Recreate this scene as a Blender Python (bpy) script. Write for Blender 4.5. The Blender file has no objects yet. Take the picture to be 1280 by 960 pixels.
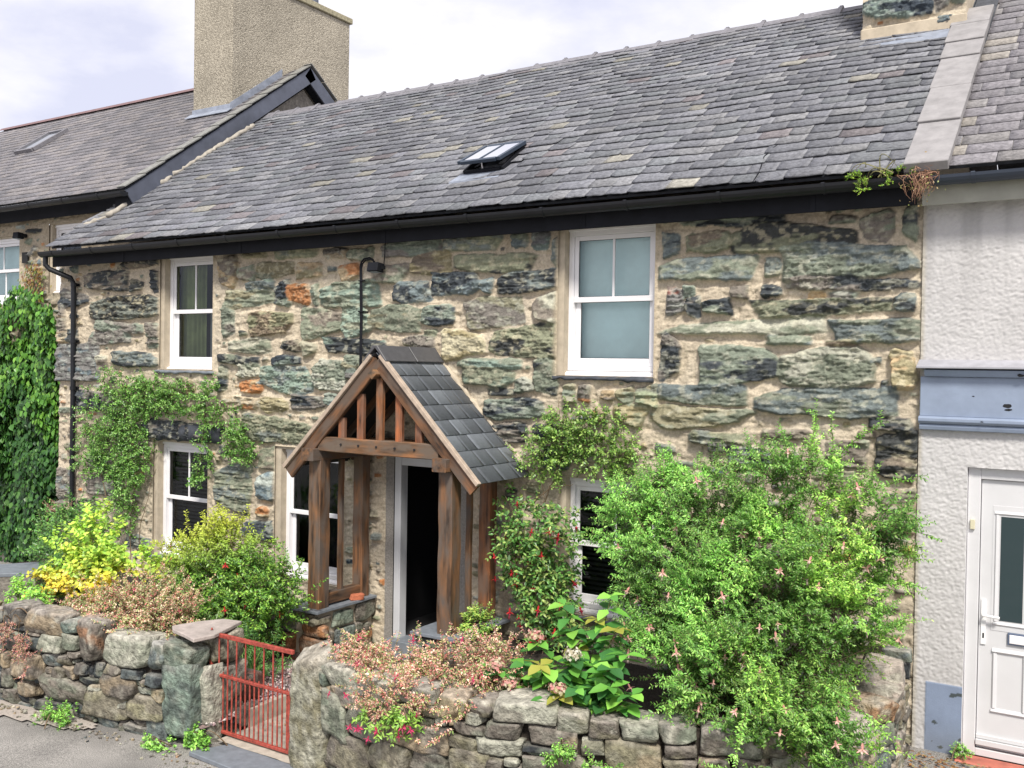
import bpy, bmesh, math, random
import numpy as np
from mathutils import Vector, Matrix, Euler
R = math.radians
rng = np.random.default_rng(7)
random.seed(7)
S = bpy.context.scene
COL = S.collection

# ------------------------------------------------------------------ camera
cd = bpy.data.cameras.new('camera'); cam = bpy.data.objects.new('camera', cd); COL.objects.link(cam)
YAW, PIT, ROL = R(32.271), R(-0.947), R(0.902)
fw = Vector((-math.sin(YAW)*math.cos(PIT), math.cos(YAW)*math.cos(PIT), math.sin(PIT)))
r0 = Vector((math.cos(YAW), math.sin(YAW), 0)); u0 = r0.cross(fw)
rt = r0*math.cos(ROL)+u0*math.sin(ROL); up = -r0*math.sin(ROL)+u0*math.cos(ROL)
M = Matrix((rt, up, -fw)).transposed().to_4x4(); M.translation = Vector((5.367, -8.5, 3.036))
cam.matrix_world = M
cd.sensor_width = 36; cd.lens = 1204.15/1280*36; cd.clip_end = 1000; cd.clip_start = .1
S.camera = cam
S.render.resolution_x = 1024; S.render.resolution_y = 768

# ------------------------------------------------------------------ world and sun
SUN_EL, SUN_AZ = R(50), R(146)      # azimuth clockwise from +Y: in front of the house, off to its right
w = bpy.data.worlds.new('World'); S.world = w; w.use_nodes = True
nt = w.node_tree; nt.nodes.clear()
def N(t, ty, **kw):
    n = t.nodes.new(ty)
    for k, v in kw.items():
        if k in n.inputs: n.inputs[k].default_value = v
        else: setattr(n, k, v)
    return n
out = N(nt, 'ShaderNodeOutputWorld'); bg = N(nt, 'ShaderNodeBackground', Strength=0.1)
sky = N(nt, 'ShaderNodeTexSky'); sky.sky_type = 'NISHITA'; sky.sun_disc = False
sky.sun_elevation = SUN_EL; sky.sun_rotation = SUN_AZ; sky.air_density = 1.0; sky.dust_density = 2.0
geo = N(nt, 'ShaderNodeTexCoord')
mp = N(nt, 'ShaderNodeMapping'); mp.inputs['Scale'].default_value = (1, 1, 2.4)
ns = N(nt, 'ShaderNodeTexNoise', Scale=3.2, Detail=7.0, Roughness=0.55)
nt.links.new(geo.outputs['Generated'], mp.inputs[0]); nt.links.new(mp.outputs[0], ns.inputs['Vector'])
cr = N(nt, 'ShaderNodeValToRGB')
cr.color_ramp.elements[0].position = .40; cr.color_ramp.elements[0].color = (6.5, 6.6, 8.0, 1)
cr.color_ramp.elements[1].position = .58; cr.color_ramp.elements[1].color = (9.2, 9.0, 9.4, 1)
nt.links.new(ns.outputs['Fac'], cr.inputs[0])
# brightness of the cloud deck from the horizon to overhead
sx = N(nt, 'ShaderNodeSeparateXYZ'); nt.links.new(geo.outputs['Generated'], sx.inputs[0])
mr = N(nt, 'ShaderNodeMapRange'); mr.inputs['From Min'].default_value = .38; mr.inputs['From Max'].default_value = 1.0
mr.inputs['To Min'].default_value = 1.0; mr.inputs['To Max'].default_value = 1.0
nt.links.new(sx.outputs['Z'], mr.inputs['Value'])
sc = N(nt, 'ShaderNodeVectorMath'); sc.operation = 'SCALE'
nt.links.new(cr.outputs[0], sc.inputs[0]); nt.links.new(mr.outputs[0], sc.inputs['Scale'])
mx = N(nt, 'ShaderNodeMix'); mx.data_type = 'RGBA'; mx.inputs[0].default_value = .9
nt.links.new(sky.outputs[0], mx.inputs[6]); nt.links.new(sc.outputs[0], mx.inputs[7])
nt.links.new(mx.outputs[2], bg.inputs[0]); nt.links.new(bg.outputs[0], out.inputs[0])
sl = bpy.data.lights.new('sun', 'SUN'); sl.energy = 4.0; sl.angle = R(11); sl.color = (1, .95, .87)
sun = bpy.data.objects.new('sun', sl); COL.objects.link(sun)
sd = Vector((math.sin(SUN_AZ)*math.cos(SUN_EL), math.cos(SUN_AZ)*math.cos(SUN_EL), math.sin(SUN_EL)))
sun.rotation_euler = sd.to_track_quat('Z', 'Y').to_euler()
S.view_settings.view_transform = 'Standard'; S.view_settings.look = 'None'
S.view_settings.exposure = 0.34; S.view_settings.gamma = 1; S.view_settings.use_curve_mapping = False

# ------------------------------------------------------------------ object helpers
def tag(o, label=None, cat=None, group=None, kind=None):
    if label: o['label'] = label
    if cat: o['category'] = cat
    if group: o['group'] = group
    if kind: o['kind'] = kind
    return o
def empty(name, loc, label, cat, group=None):
    o = bpy.data.objects.new(name, None); COL.objects.link(o); o.location = loc
    o.empty_display_size = .1
    bpy.context.view_layer.update()
    return tag(o, label, cat, group)
def link(name, me, mat, parent=None):
    o = bpy.data.objects.new(name, me); COL.objects.link(o)
    if mat: me.materials.append(mat)
    if parent:
        o.parent = parent
        q = parent; m = Matrix.Identity(4)
        chain = []
        while q: chain.append(q); q = q.parent
        for q in reversed(chain): m = m @ q.matrix_parent_inverse @ q.matrix_basis
        o.matrix_parent_inverse = m.inverted()
    return o
def mesh_np(name, V, F, mat, parent=None, col=None, smooth=False, fcol=None):
    """V (n,3), F (m,k) same-size faces or list of such arrays; col per vertex, fcol per face"""
    me = bpy.data.meshes.new(name)
    Fs = F if isinstance(F, list) else [F]
    Fs = [f for f in Fs if len(f)]
    V = np.asarray(V, dtype=np.float32)
    me.vertices.add(len(V)); me.vertices.foreach_set('co', V.ravel())
    li = np.concatenate([f.ravel() for f in Fs]).astype(np.int32)
    sz = np.concatenate([np.full(len(f), f.shape[1]) for f in Fs])
    st = np.concatenate([[0], np.cumsum(sz)[:-1]]).astype(np.int32)
    me.loops.add(len(li)); me.loops.foreach_set('vertex_index', li)
    me.polygons.add(len(sz)); me.polygons.foreach_set('loop_start', st)
    me.update(calc_edges=True); 
    if col is not None:
        a = me.color_attributes.new('Col', 'FLOAT_COLOR', 'POINT')
        c = np.ones((len(V), 4), np.float32); c[:, :col.shape[1]] = col; a.data.foreach_set('color', c.ravel())
    if smooth: me.polygons.foreach_set('use_smooth', np.ones(len(sz), bool))
    me.validate()
    return link(name, me, mat, parent)
class MB:
    """collects simple solids and builds them as ONE mesh object"""
    def __init__(s): s.v = []; s.f = []; s.c = []
    def add(s, V, F, c=(1, 1, 1)):
        n = len(s.v); s.v += [tuple(map(float, p)) for p in V]; s.f += [tuple(i+n for i in f) for f in F]
        s.c += [tuple(c)]*len(V)
    def box(s, x0, x1, y0, y1, z0, z1, c=(1, 1, 1)):
        V = [(x, y, z) for x in (x0, x1) for y in (y0, y1) for z in (z0, z1)]
        s.add(V, [(0, 1, 3, 2), (4, 6, 7, 5), (0, 4, 5, 1), (2, 3, 7, 6), (0, 2, 6, 4), (1, 5, 7, 3)], c)
    def bar(s, p, q, w, h, upv=(0, 0, 1), c=(1, 1, 1)):
        p = Vector(p); q = Vector(q); d = (q-p).normalized(); u = Vector(upv); a = d.cross(u).normalized()*w/2; b = a.cross(d).normalized()*h/2
        V = [e+sa*a+sb*b for e in (p, q) for sa in (-1, 1) for sb in (-1, 1)]
        s.add(V, [(0, 1, 3, 2), (4, 6, 7, 5), (0, 4, 5, 1), (2, 3, 7, 6), (0, 2, 6, 4), (1, 5, 7, 3)], c)
    def tube(s, pts, r, n=8, c=(1, 1, 1), cap=True):
        pts = [Vector(p) for p in pts]; rr = r if isinstance(r, (list, tuple)) else [r]*len(pts)
        ref = Vector((0, 0, 1)); V = []
        for i, p in enumerate(pts):
            d = (pts[min(i+1, len(pts)-1)]-pts[max(i-1, 0)]).normalized()
            if abs(d.dot(ref)) > .95: ref = Vector((1, 0, 0)) if abs(d.x) < .9 else Vector((0, 1, 0))
            a = d.cross(ref).normalized(); b = a.cross(d)
            V += [p+(a*math.cos(2*math.pi*k/n)+b*math.sin(2*math.pi*k/n))*rr[i] for k in range(n)]
        F = [(i*n+k, i*n+(k+1) % n, (i+1)*n+(k+1) % n, (i+1)*n+k) for i in range(len(pts)-1) for k in range(n)]
        if cap: F += [tuple(range(n))[::-1], tuple((len(pts)-1)*n+k for k in range(n))]
        s.add(V, F, c)
    def prism(s, poly, a, b, axis='y', c=(1, 1, 1)):
        """poly: 2D points; extruded along axis from a to b"""
        n = len(poly)
        def P(u, v, t): return {'y': (u, t, v), 'x': (t, u, v), 'z': (u, v, t)}[axis]
        V = [P(u, v, a) for u, v in poly]+[P(u, v, b) for u, v in poly]
        s.add(V, [tuple(range(n)), tuple(range(2*n-1, n-1, -1))]+[(i, i+n, (i+1) % n+n, (i+1) % n) for i in range(n)], c)
    def build(s, name, mat, parent=None, bevel=0, smooth=False, seg=1):
        me = bpy.data.meshes.new(name); bm = bmesh.new()
        ly = bm.verts.layers.float_color.new('Col')
        vs = [bm.verts.new(p) for p in s.v]
        for v, c in zip(vs, s.c): v[ly] = (*c[:3], 1)
        for f in s.f:
            try: bm.faces.new([vs[i] for i in f])
            except ValueError: pass
        bmesh.ops.recalc_face_normals(bm, faces=bm.faces)
        if bevel: bmesh.ops.bevel(bm, geom=list(bm.edges), offset=bevel, segments=seg, affect='EDGES', clamp_overlap=True)
        for f in bm.faces: f.smooth = smooth
        bm.to_mesh(me); bm.free()
        return link(name, me, mat, parent)

# ------------------------------------------------------------------ noise (numpy)
def vnoise2(x, y, seed=0):
    r = np.random.default_rng(seed); T = r.random((256, 256)).astype(np.float32)
    xi = np.floor(x).astype(int); yi = np.floor(y).astype(int); fx = x-xi; fy = y-yi
    fx = fx*fx*(3-2*fx); fy = fy*fy*(3-2*fy); a = xi & 255; b = yi & 255; a1 = (a+1) & 255; b1 = (b+1) & 255
    return (T[a, b]*(1-fx)+T[a1, b]*fx)*(1-fy)+(T[a, b1]*(1-fx)+T[a1, b1]*fx)*fy
def fbm2(x, y, seed=0, o=4, g=.5):
    s = 0; A = 0; a = 1.
    for k in range(o): s = s+a*vnoise2(x*2**k+17.3*k, y*2**k+5.7*k, seed+k); A += a; a *= g
    return s/A
def sstep(a, b, x):
    t = np.clip((x-a)/(b-a), 0, 1); return t*t*(3-2*t)
PAL = dict(G=(.170, .19, .142), B=(.14, .165, .16), D=(.040, .046, .050), K=(.17, .15, .125), V=(.215, .20, .13), L=(.36, .36, .29),
           T=(.37, .29, .185), O=(.36, .17, .075), R=(.21, .07, .045), C=(.19, .245, .20), P=(.40, .34, .29))
PAL = {k: np.array(v) for k, v in PAL.items()}
REL = dict(G='KCBL', B='GCK', D='BKG', K='GTV', V='GKTL', L='GKTV', T='KOL', O='TK', R='KD', C='GBL', P='KL')
MORTAR = np.array((.49, .42, .315))

# ------------------------------------------------------------------ material helpers
def mat(name, base=(.5, .5, .5), rough=.7, metal=0, spec=.5, use_col=False, mult=None, nscale=0, namp=.3, bump=0, bscale=60, bdist=.01, coord='Object', detail=5, stretch=None, extra=None, trans=0):
    m = bpy.data.materials.new(name); m.use_nodes = True; t = m.node_tree
    b = t.nodes['Principled BSDF']; b.inputs['Roughness'].default_value = rough; b.inputs['Metallic'].default_value = metal
    b.inputs['Specular IOR Level'].default_value = spec
    tc = N(t, 'ShaderNodeTexCoord'); vec = tc.outputs[coord]
    if stretch:
        mpn = N(t, 'ShaderNodeMapping'); mpn.inputs['Scale'].default_value = stretch; t.links.new(vec, mpn.inputs[0]); vec = mpn.outputs[0]
    if use_col:
        a = N(t, 'ShaderNodeAttribute'); a.attribute_name = 'Col'; c = a.outputs['Color']
        if mult:
            q = N(t, 'ShaderNodeMix'); q.data_type = 'RGBA'; q.blend_type = 'MULTIPLY'; q.inputs[0].default_value = 1; q.inputs[7].default_value = (*mult, 1)
            t.links.new(c, q.inputs[6]); c = q.outputs[2]
    else:
        rgb = N(t, 'ShaderNodeRGB'); rgb.outputs[0].default_value = (*base, 1); c = rgb.outputs[0]
    if nscale:
        n = N(t, 'ShaderNodeTexNoise', Scale=nscale, Detail=float(detail), Roughness=.6); t.links.new(vec, n.inputs['Vector'])
        r = N(t, 'ShaderNodeMapRange'); r.inputs['From Min'].default_value = .25; r.inputs['From Max'].default_value = .75
        r.inputs['To Min'].default_value = 1-namp; r.inputs['To Max'].default_value = 1+namp; t.links.new(n.outputs['Fac'], r.inputs['Value'])
        v = N(t, 'ShaderNodeVectorMath'); v.operation = 'SCALE'; t.links.new(c, v.inputs[0]); t.links.new(r.outputs[0], v.inputs['Scale']); c = v.outputs[0]
    t.links.new(c, b.inputs['Base Color'])
    if bump:
        n2 = N(t, 'ShaderNodeTexNoise', Scale=bscale, Detail=4.0, Roughness=.6); t.links.new(vec, n2.inputs['Vector'])
        bp = N(t, 'ShaderNodeBump', Strength=bump, Distance=bdist); t.links.new(n2.outputs['Fac'], bp.inputs['Height']); t.links.new(bp.outputs[0], b.inputs['Normal'])
    if trans:
        tr = N(t, 'ShaderNodeBsdfTranslucent'); t.links.new(c, tr.inputs[0])
        ms = N(t, 'ShaderNodeMixShader'); ms.inputs[0].default_value = trans
        t.links.new(b.outputs[0], ms.inputs[1]); t.links.new(tr.outputs[0], ms.inputs[2]); t.links.new(ms.outputs[0], t.nodes['Material Output'].inputs[0])
    return m
M_wall = mat('rubble_stone', use_col=True, rough=.75, spec=.35, nscale=40, namp=.30, bump=.6, bscale=60, bdist=.012, detail=8)
M_rock = mat('dry_stone', use_col=True, rough=.8, spec=.3, nscale=17, namp=.7, bump=1.0, bscale=26, bdist=.035, detail=9)
M_soil = mat('dark_soil', (.035, .027, .02), rough=.95, nscale=30, namp=.6, bump=1, bscale=50, bdist=.03)
M_slate = mat('roof_slate', use_col=True, rough=.55, spec=.4, nscale=26, namp=.5, bump=.7, bscale=34, bdist=.010, detail=9)
M_newslate = mat('porch_slate', use_col=True, rough=.42, spec=.5, nscale=35, namp=.16, bump=.25, bscale=60, bdist=.003)
M_slab = mat('slate_slab', (.17, .19, .215), rough=.55, nscale=14, namp=.22, bump=.3, bscale=60, bdist=.003)
M_ridge = mat('ridge_clay', (.175, .17, .185), rough=.65, nscale=20, namp=.3, bump=.3, bscale=70, bdist=.003)
M_upvc = mat('white_upvc', (.80, .79, .80), rough=.35, nscale=3, namp=.05)
M_black = mat('black_plastic', (.010, .011, .014), rough=.4, spec=.35, nscale=9, namp=.3)
M_fascia = mat('black_painted_board', (.010, .011, .015), rough=.7, spec=.2, nscale=6, namp=.35)
M_reveal = mat('sand_render', (.46, .395, .30), rough=.9, nscale=9, namp=.2, bump=.4, bscale=90, bdist=.004)
M_dark = mat('dark_interior', (.012, .012, .014), rough=.9)
M_lead = mat('lead_sheet', (.27, .30, .36), rough=.5, metal=.15, nscale=9, namp=.3, bump=.4, bscale=18, bdist=.01)
M_flag = mat('stone_flag', (.265, .255, .255), rough=.8, nscale=8, namp=.22, bump=.35, bscale=60, bdist=.004)
M_red = mat('red_iron_paint', (.31, .055, .038), rough=.6, nscale=32, namp=.6, bump=.3, bscale=90, bdist=.002)
M_leaf = mat('leaf', use_col=True, rough=.38, spec=.5, trans=.2)
M_petal = mat('petal', use_col=True, rough=.6, spec=.2, trans=.3)
M_stem = mat('stem', (.16, .11, .065), rough=.8, nscale=40, namp=.3)
M_gstem = mat('green_stem', (.17, .16, .06), rough=.7, nscale=40, namp=.3)

def glass_mat():
    m = bpy.data.materials.new('window_glass'); m.use_nodes = True; t = m.node_tree; t.nodes.remove(t.nodes['Principled BSDF'])
    tr = N(t, 'ShaderNodeBsdfTransparent'); tr.inputs[0].default_value = (.86, .9, .89, 1)
    gl = N(t, 'ShaderNodeBsdfGlossy', Roughness=.015); gl.inputs[0].default_value = (.9, .95, 1, 1)
    fr = N(t, 'ShaderNodeFresnel', IOR=1.45); ms = N(t, 'ShaderNodeMixShader')
    nz = N(t, 'ShaderNodeTexNoise', Scale=1.4, Detail=1.0); tc = N(t, 'ShaderNodeTexCoord'); bp = N(t, 'ShaderNodeBump', Strength=.12, Distance=.02)
    t.links.new(tc.outputs['Object'], nz.inputs['Vector']); t.links.new(nz.outputs['Fac'], bp.inputs['Height']); t.links.new(bp.outputs[0], gl.inputs['Normal'])
    t.links.new(fr.outputs[0], ms.inputs[0]); t.links.new(tr.outputs[0], ms.inputs[1]); t.links.new(gl.outputs[0], ms.inputs[2])
    t.links.new(ms.outputs[0], t.nodes['Material Output'].inputs[0]); return m
M_glass = glass_mat()
def wood_mat():
    m = bpy.data.materials.new('weathered_oak'); m.use_nodes = True; t = m.node_tree; b = t.nodes['Principled BSDF']; b.inputs['Roughness'].default_value = .7
    a = N(t, 'ShaderNodeAttribute'); a.attribute_name = 'Grain'      # along-grain coordinates stored on the mesh
    mp = N(t, 'ShaderNodeMapping'); mp.inputs['Scale'].default_value = (2.2, 17, 17); t.links.new(a.outputs['Vector'], mp.inputs[0])
    n = N(t, 'ShaderNodeTexNoise', Scale=1.0, Detail=6.0, Roughness=.6); t.links.new(mp.outputs[0], n.inputs['Vector'])
    mp2 = N(t, 'ShaderNodeMapping'); mp2.inputs['Scale'].default_value = (3.0, 8, 8); t.links.new(a.outputs['Vector'], mp2.inputs[0])
    n2 = N(t, 'ShaderNodeTexNoise', Scale=1.0, Detail=3.0); t.links.new(mp2.outputs[0], n2.inputs['Vector'])
    c = N(t, 'ShaderNodeValToRGB'); e = c.color_ramp.elements
    e[0].position = .34; e[0].color = (.030, .018, .011, 1); e[1].position = .72; e[1].color = (.27, .125, .055, 1)
    k = c.color_ramp.elements.new(.52); k.color = (.145, .075, .036, 1)
    t.links.new(n.outputs['Fac'], c.inputs[0])
    g = N(t, 'ShaderNodeValToRGB'); g.color_ramp.elements[0].position = .42; g.color_ramp.elements[1].position = .62
    t.links.new(n2.outputs['Fac'], g.inputs[0])
    gr = N(t, 'ShaderNodeMix'); gr.data_type = 'RGBA'; gr.inputs[7].default_value = (.11, .085, .068, 1)
    t.links.new(g.outputs[0], gr.inputs[0]); t.links.new(c.outputs[0], gr.inputs[6])
    cl = N(t, 'ShaderNodeAttribute'); cl.attribute_name = 'Col'
    q = N(t, 'ShaderNodeMix'); q.data_type = 'RGBA'; q.blend_type = 'MULTIPLY'; q.inputs[0].default_value = 1
    t.links.new(gr.outputs[2], q.inputs[6]); t.links.new(cl.outputs['Color'], q.inputs[7]); t.links.new(q.outputs[2], b.inputs['Base Color'])
    bp = N(t, 'ShaderNodeBump', Strength=.6, Distance=.006); t.links.new(n.outputs['Fac'], bp.inputs['Height']); t.links.new(bp.outputs[0], b.inputs['Normal'])
    return m
M_wood = wood_mat()
def timber(name, p, q, w, h, parent, upv=(0, 0, 1), tint=(1, 1, 1), bevel=.006):
    """a squared oak member with slightly uneven faces; grain runs along it"""
    p = Vector(p); q = Vector(q); d = (q-p); L = d.length; d.normalize(); a = d.cross(Vector(upv)).normalized(); b = a.cross(d).normalized()
    n = max(2, int(L/.09)); prof = []
    hw, hh, bv = w/2, h/2, bevel
    prof = [(-hw+bv, -hh), (hw-bv, -hh), (hw, -hh+bv), (hw, hh-bv), (hw-bv, hh), (-hw+bv, hh), (-hw, hh-bv), (-hw, -hh+bv)]
    V = []; G = []; sd_ = random.random()*50
    for i in range(n+1):
        t = i/n*L; wob = Vector((math.sin(t*7+sd_), math.cos(t*5+sd_*2), 0))*.002
        for u, v in prof:
            j = 1+.025*math.sin(t*13+sd_+u*30)
            V.append(p+d*t+a*(u*j+wob.x)+b*(v*j+wob.y)); G.append((t+sd_, u+sd_, v))
    F = [(i*8+k, i*8+(k+1) % 8, (i+1)*8+(k+1) % 8, (i+1)*8+k) for i in range(n) for k in range(8)]+[tuple(range(8))[::-1], tuple(n*8+k for k in range(8))]
    me = bpy.data.meshes.new(name); me.from_pydata(V, [], F); me.update()
    at = me.attributes.new('Grain', 'FLOAT_VECTOR', 'POINT'); at.data.foreach_set('vector', np.array(G, np.float32).ravel())
    ca = me.color_attributes.new('Col', 'FLOAT_COLOR', 'POINT'); ca.data.foreach_set('color', np.tile(np.array((*tint, 1), np.float32), len(V)))
    return link(name, me, M_wood, parent)

# ------------------------------------------------------------------ rocks
_cs = None
def cubesphere(n=7):
    V = []; F = []; idx = {}
    def vid(p):
        k = tuple(np.round(p, 5)); 
        if k not in idx: idx[k] = len(V); V.append(p)
        return idx[k]
    g = np.linspace(-1, 1, n)
    for ax in range(3):
        for s in (-1, 1):
            for i in range(n-1):
                for j in range(n-1):
                    q = []
                    for (a, b) in ((i, j), (i+1, j), (i+1, j+1), (i, j+1)):
                        p = np.zeros(3); p[ax] = s; p[(ax+1) % 3] = g[a]; p[(ax+2) % 3] = g[b]; q.append(vid(p))
                    F.append(q if s > 0 else q[::-1])
    return np.array(V), np.array(F)
CSV, CSF = cubesphere(12)
class Rocks:
    def __init__(s): s.V = []; s.F = []; s.C = []; s.n = 0
    def add(s, cen, hx, hy, hz, code, ang=0, tilt=0, sq=5, rough=.06, cuts=11, seed=None, lich=.35):
        """cen: centre; hx along local x (turned by ang about z); hy deep; hz up"""
        r = np.random.default_rng(seed if seed is not None else int(rng.integers(1e9)))
        d0 = CSV/np.linalg.norm(CSV, axis=1, keepdims=True)      # a chiselled block: the box and a few broken-off planes
        Nk = []; tk = []
        for ax in range(3):
            for sg in (-1, 1):
                v = np.zeros(3); v[ax] = sg; v += r.normal(0, .10 if sq > 3 else .2, 3); v /= np.linalg.norm(v); Nk.append(v); tk.append(r.uniform(.86, 1.0))
        for _ in range(cuts):
            v = r.normal(size=3); v /= np.linalg.norm(v); Nk.append(v); tk.append(r.uniform(.66, .86)*np.abs(v).sum() if sq > 3 else r.uniform(.85, 1.0))
        dots = d0@np.array(Nk).T; rad = np.min(np.where(dots > .05, np.array(tk)/np.maximum(dots, .05), 9), 1)
        P = d0*rad[:, None]
        sc_ = np.array([hx, hy, hz]); mn = min(hx, hz)
        off = r.uniform(0, 90, 3); W = P*sc_
        Q = W/.11+off
        dn = (vnoise2(Q[:, 0]+Q[:, 1], Q[:, 2]-Q[:, 1]*.7, 3)-.5)*1.0+(vnoise2(Q[:, 0]*2.7-Q[:, 1]*2, Q[:, 2]*4.1+Q[:, 1], 4)-.5)*.55
        W += P*dn[:, None]*rough*mn*2.2
        c0 = PAL[code[0]]; c1 = PAL[code[1]] if len(code) > 1 else PAL[r.choice(list(REL[code[0]]))]
        b = r.uniform(.85, 1.2)
        k = sstep(.42, .62, vnoise2(Q[:, 0]*.8, Q[:, 2]*1.5+Q[:, 1], 5))[:, None]*.6
        k2 = sstep(.62, .74, vnoise2(Q[:, 0]*2.1+9, Q[:, 2]*2.1-Q[:, 1]*2, 6))[:, None]*lich
        Cc = (c0*(1-k)+c1*k)*b*.86; Cc = Cc*(1-k2)+np.array((.42, .41, .34))*k2
        up_ = sstep(.55, .95, P[:, 2])[:, None]*lich*.9           # pale lichen growing on upward faces
        Cc = Cc*(1-up_)+np.array((.50, .45, .40))*up_
        ct, st = math.cos(tilt), math.sin(tilt); X = W[:, 0]*ct-W[:, 2]*st; Z = W[:, 0]*st+W[:, 2]*ct
        ca, sa = math.cos(ang), math.sin(ang)
        s.V.append(np.stack([cen[0]+X*ca-W[:, 1]*sa, cen[1]+X*sa+W[:, 1]*ca, cen[2]+Z], 1)); s.F.append(CSF+s.n); s.C.append(Cc); s.n += len(P)
    def build(s, name, parent=None, material=None):
        return mesh_np(name, np.concatenate(s.V), np.concatenate(s.F), material or M_rock, parent, col=np.concatenate(s.C), smooth=False)

def pack(length, z0f, z1f, fixed, rs, wmin=.06, wmax=.24, hmin=.03, hmax=.1, tries=2600, gap=.008):
    """fill a face (s along, z up) with boxes that do not overlap the fixed ones"""
    B = [(a, b, c, d) for a, b, c, d in fixed]
    outl = []
    A = np.array(B) if B else np.zeros((0, 4))
    for k in range(tries):
        f = 1-k/tries
        hw = rs.uniform(wmin, wmin+(wmax-wmin)*f)/2; hh = min(hw*.9, rs.uniform(hmin, hmin+(hmax-hmin)*f)/2)
        s0 = rs.uniform(hw, length-hw); z0 = rs.uniform(z0f(s0)+hh, z1f(s0)-hh)
        if len(A) and np.any((np.abs(A[:, 0]-s0) < A[:, 2]*.93+hw-gap) & (np.abs(A[:, 1]-z0) < A[:, 3]*.93+hh-gap)): continue
        # grow until it meets its neighbours
        for _ in range(10):
            for dw, dh in ((.01, 0), (0, .006)):
                if hw+dw < wmax*.6 and hh+dh < hmax*.7 and not (len(A) and np.any((np.abs(A[:, 0]-s0) < A[:, 2]*.95+hw+dw-gap) & (np.abs(A[:, 1]-z0) < A[:, 3]*.95+hh+dh-gap))):
                    hw += dw; hh += dh
        A = np.vstack([A, (s0, z0, hw, hh)]); outl.append((s0, z0, hw, hh))
    return outl
def along(path, s):
    """point, direction at arc length s on a 2D polyline"""
    for i in range(len(path)-1):
        a = np.array(path[i]); b = np.array(path[i+1]); L = np.linalg.norm(b-a)
        if s <= L or i == len(path)-2: t = (b-a)/L; return a+t*s, t
        s -= L
def plen(path): return sum(np.linalg.norm(np.array(path[i+1])-np.array(path[i])) for i in range(len(path)-1))
M_petal_solid = mat('pebble', use_col=True, rough=.8, nscale=40, namp=.2)
M_rock_plain = mat('plain_stone', (.22, .2, .17), rough=.9, nscale=12, namp=.5, bump=.8, bscale=20, bdist=.03)
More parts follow.
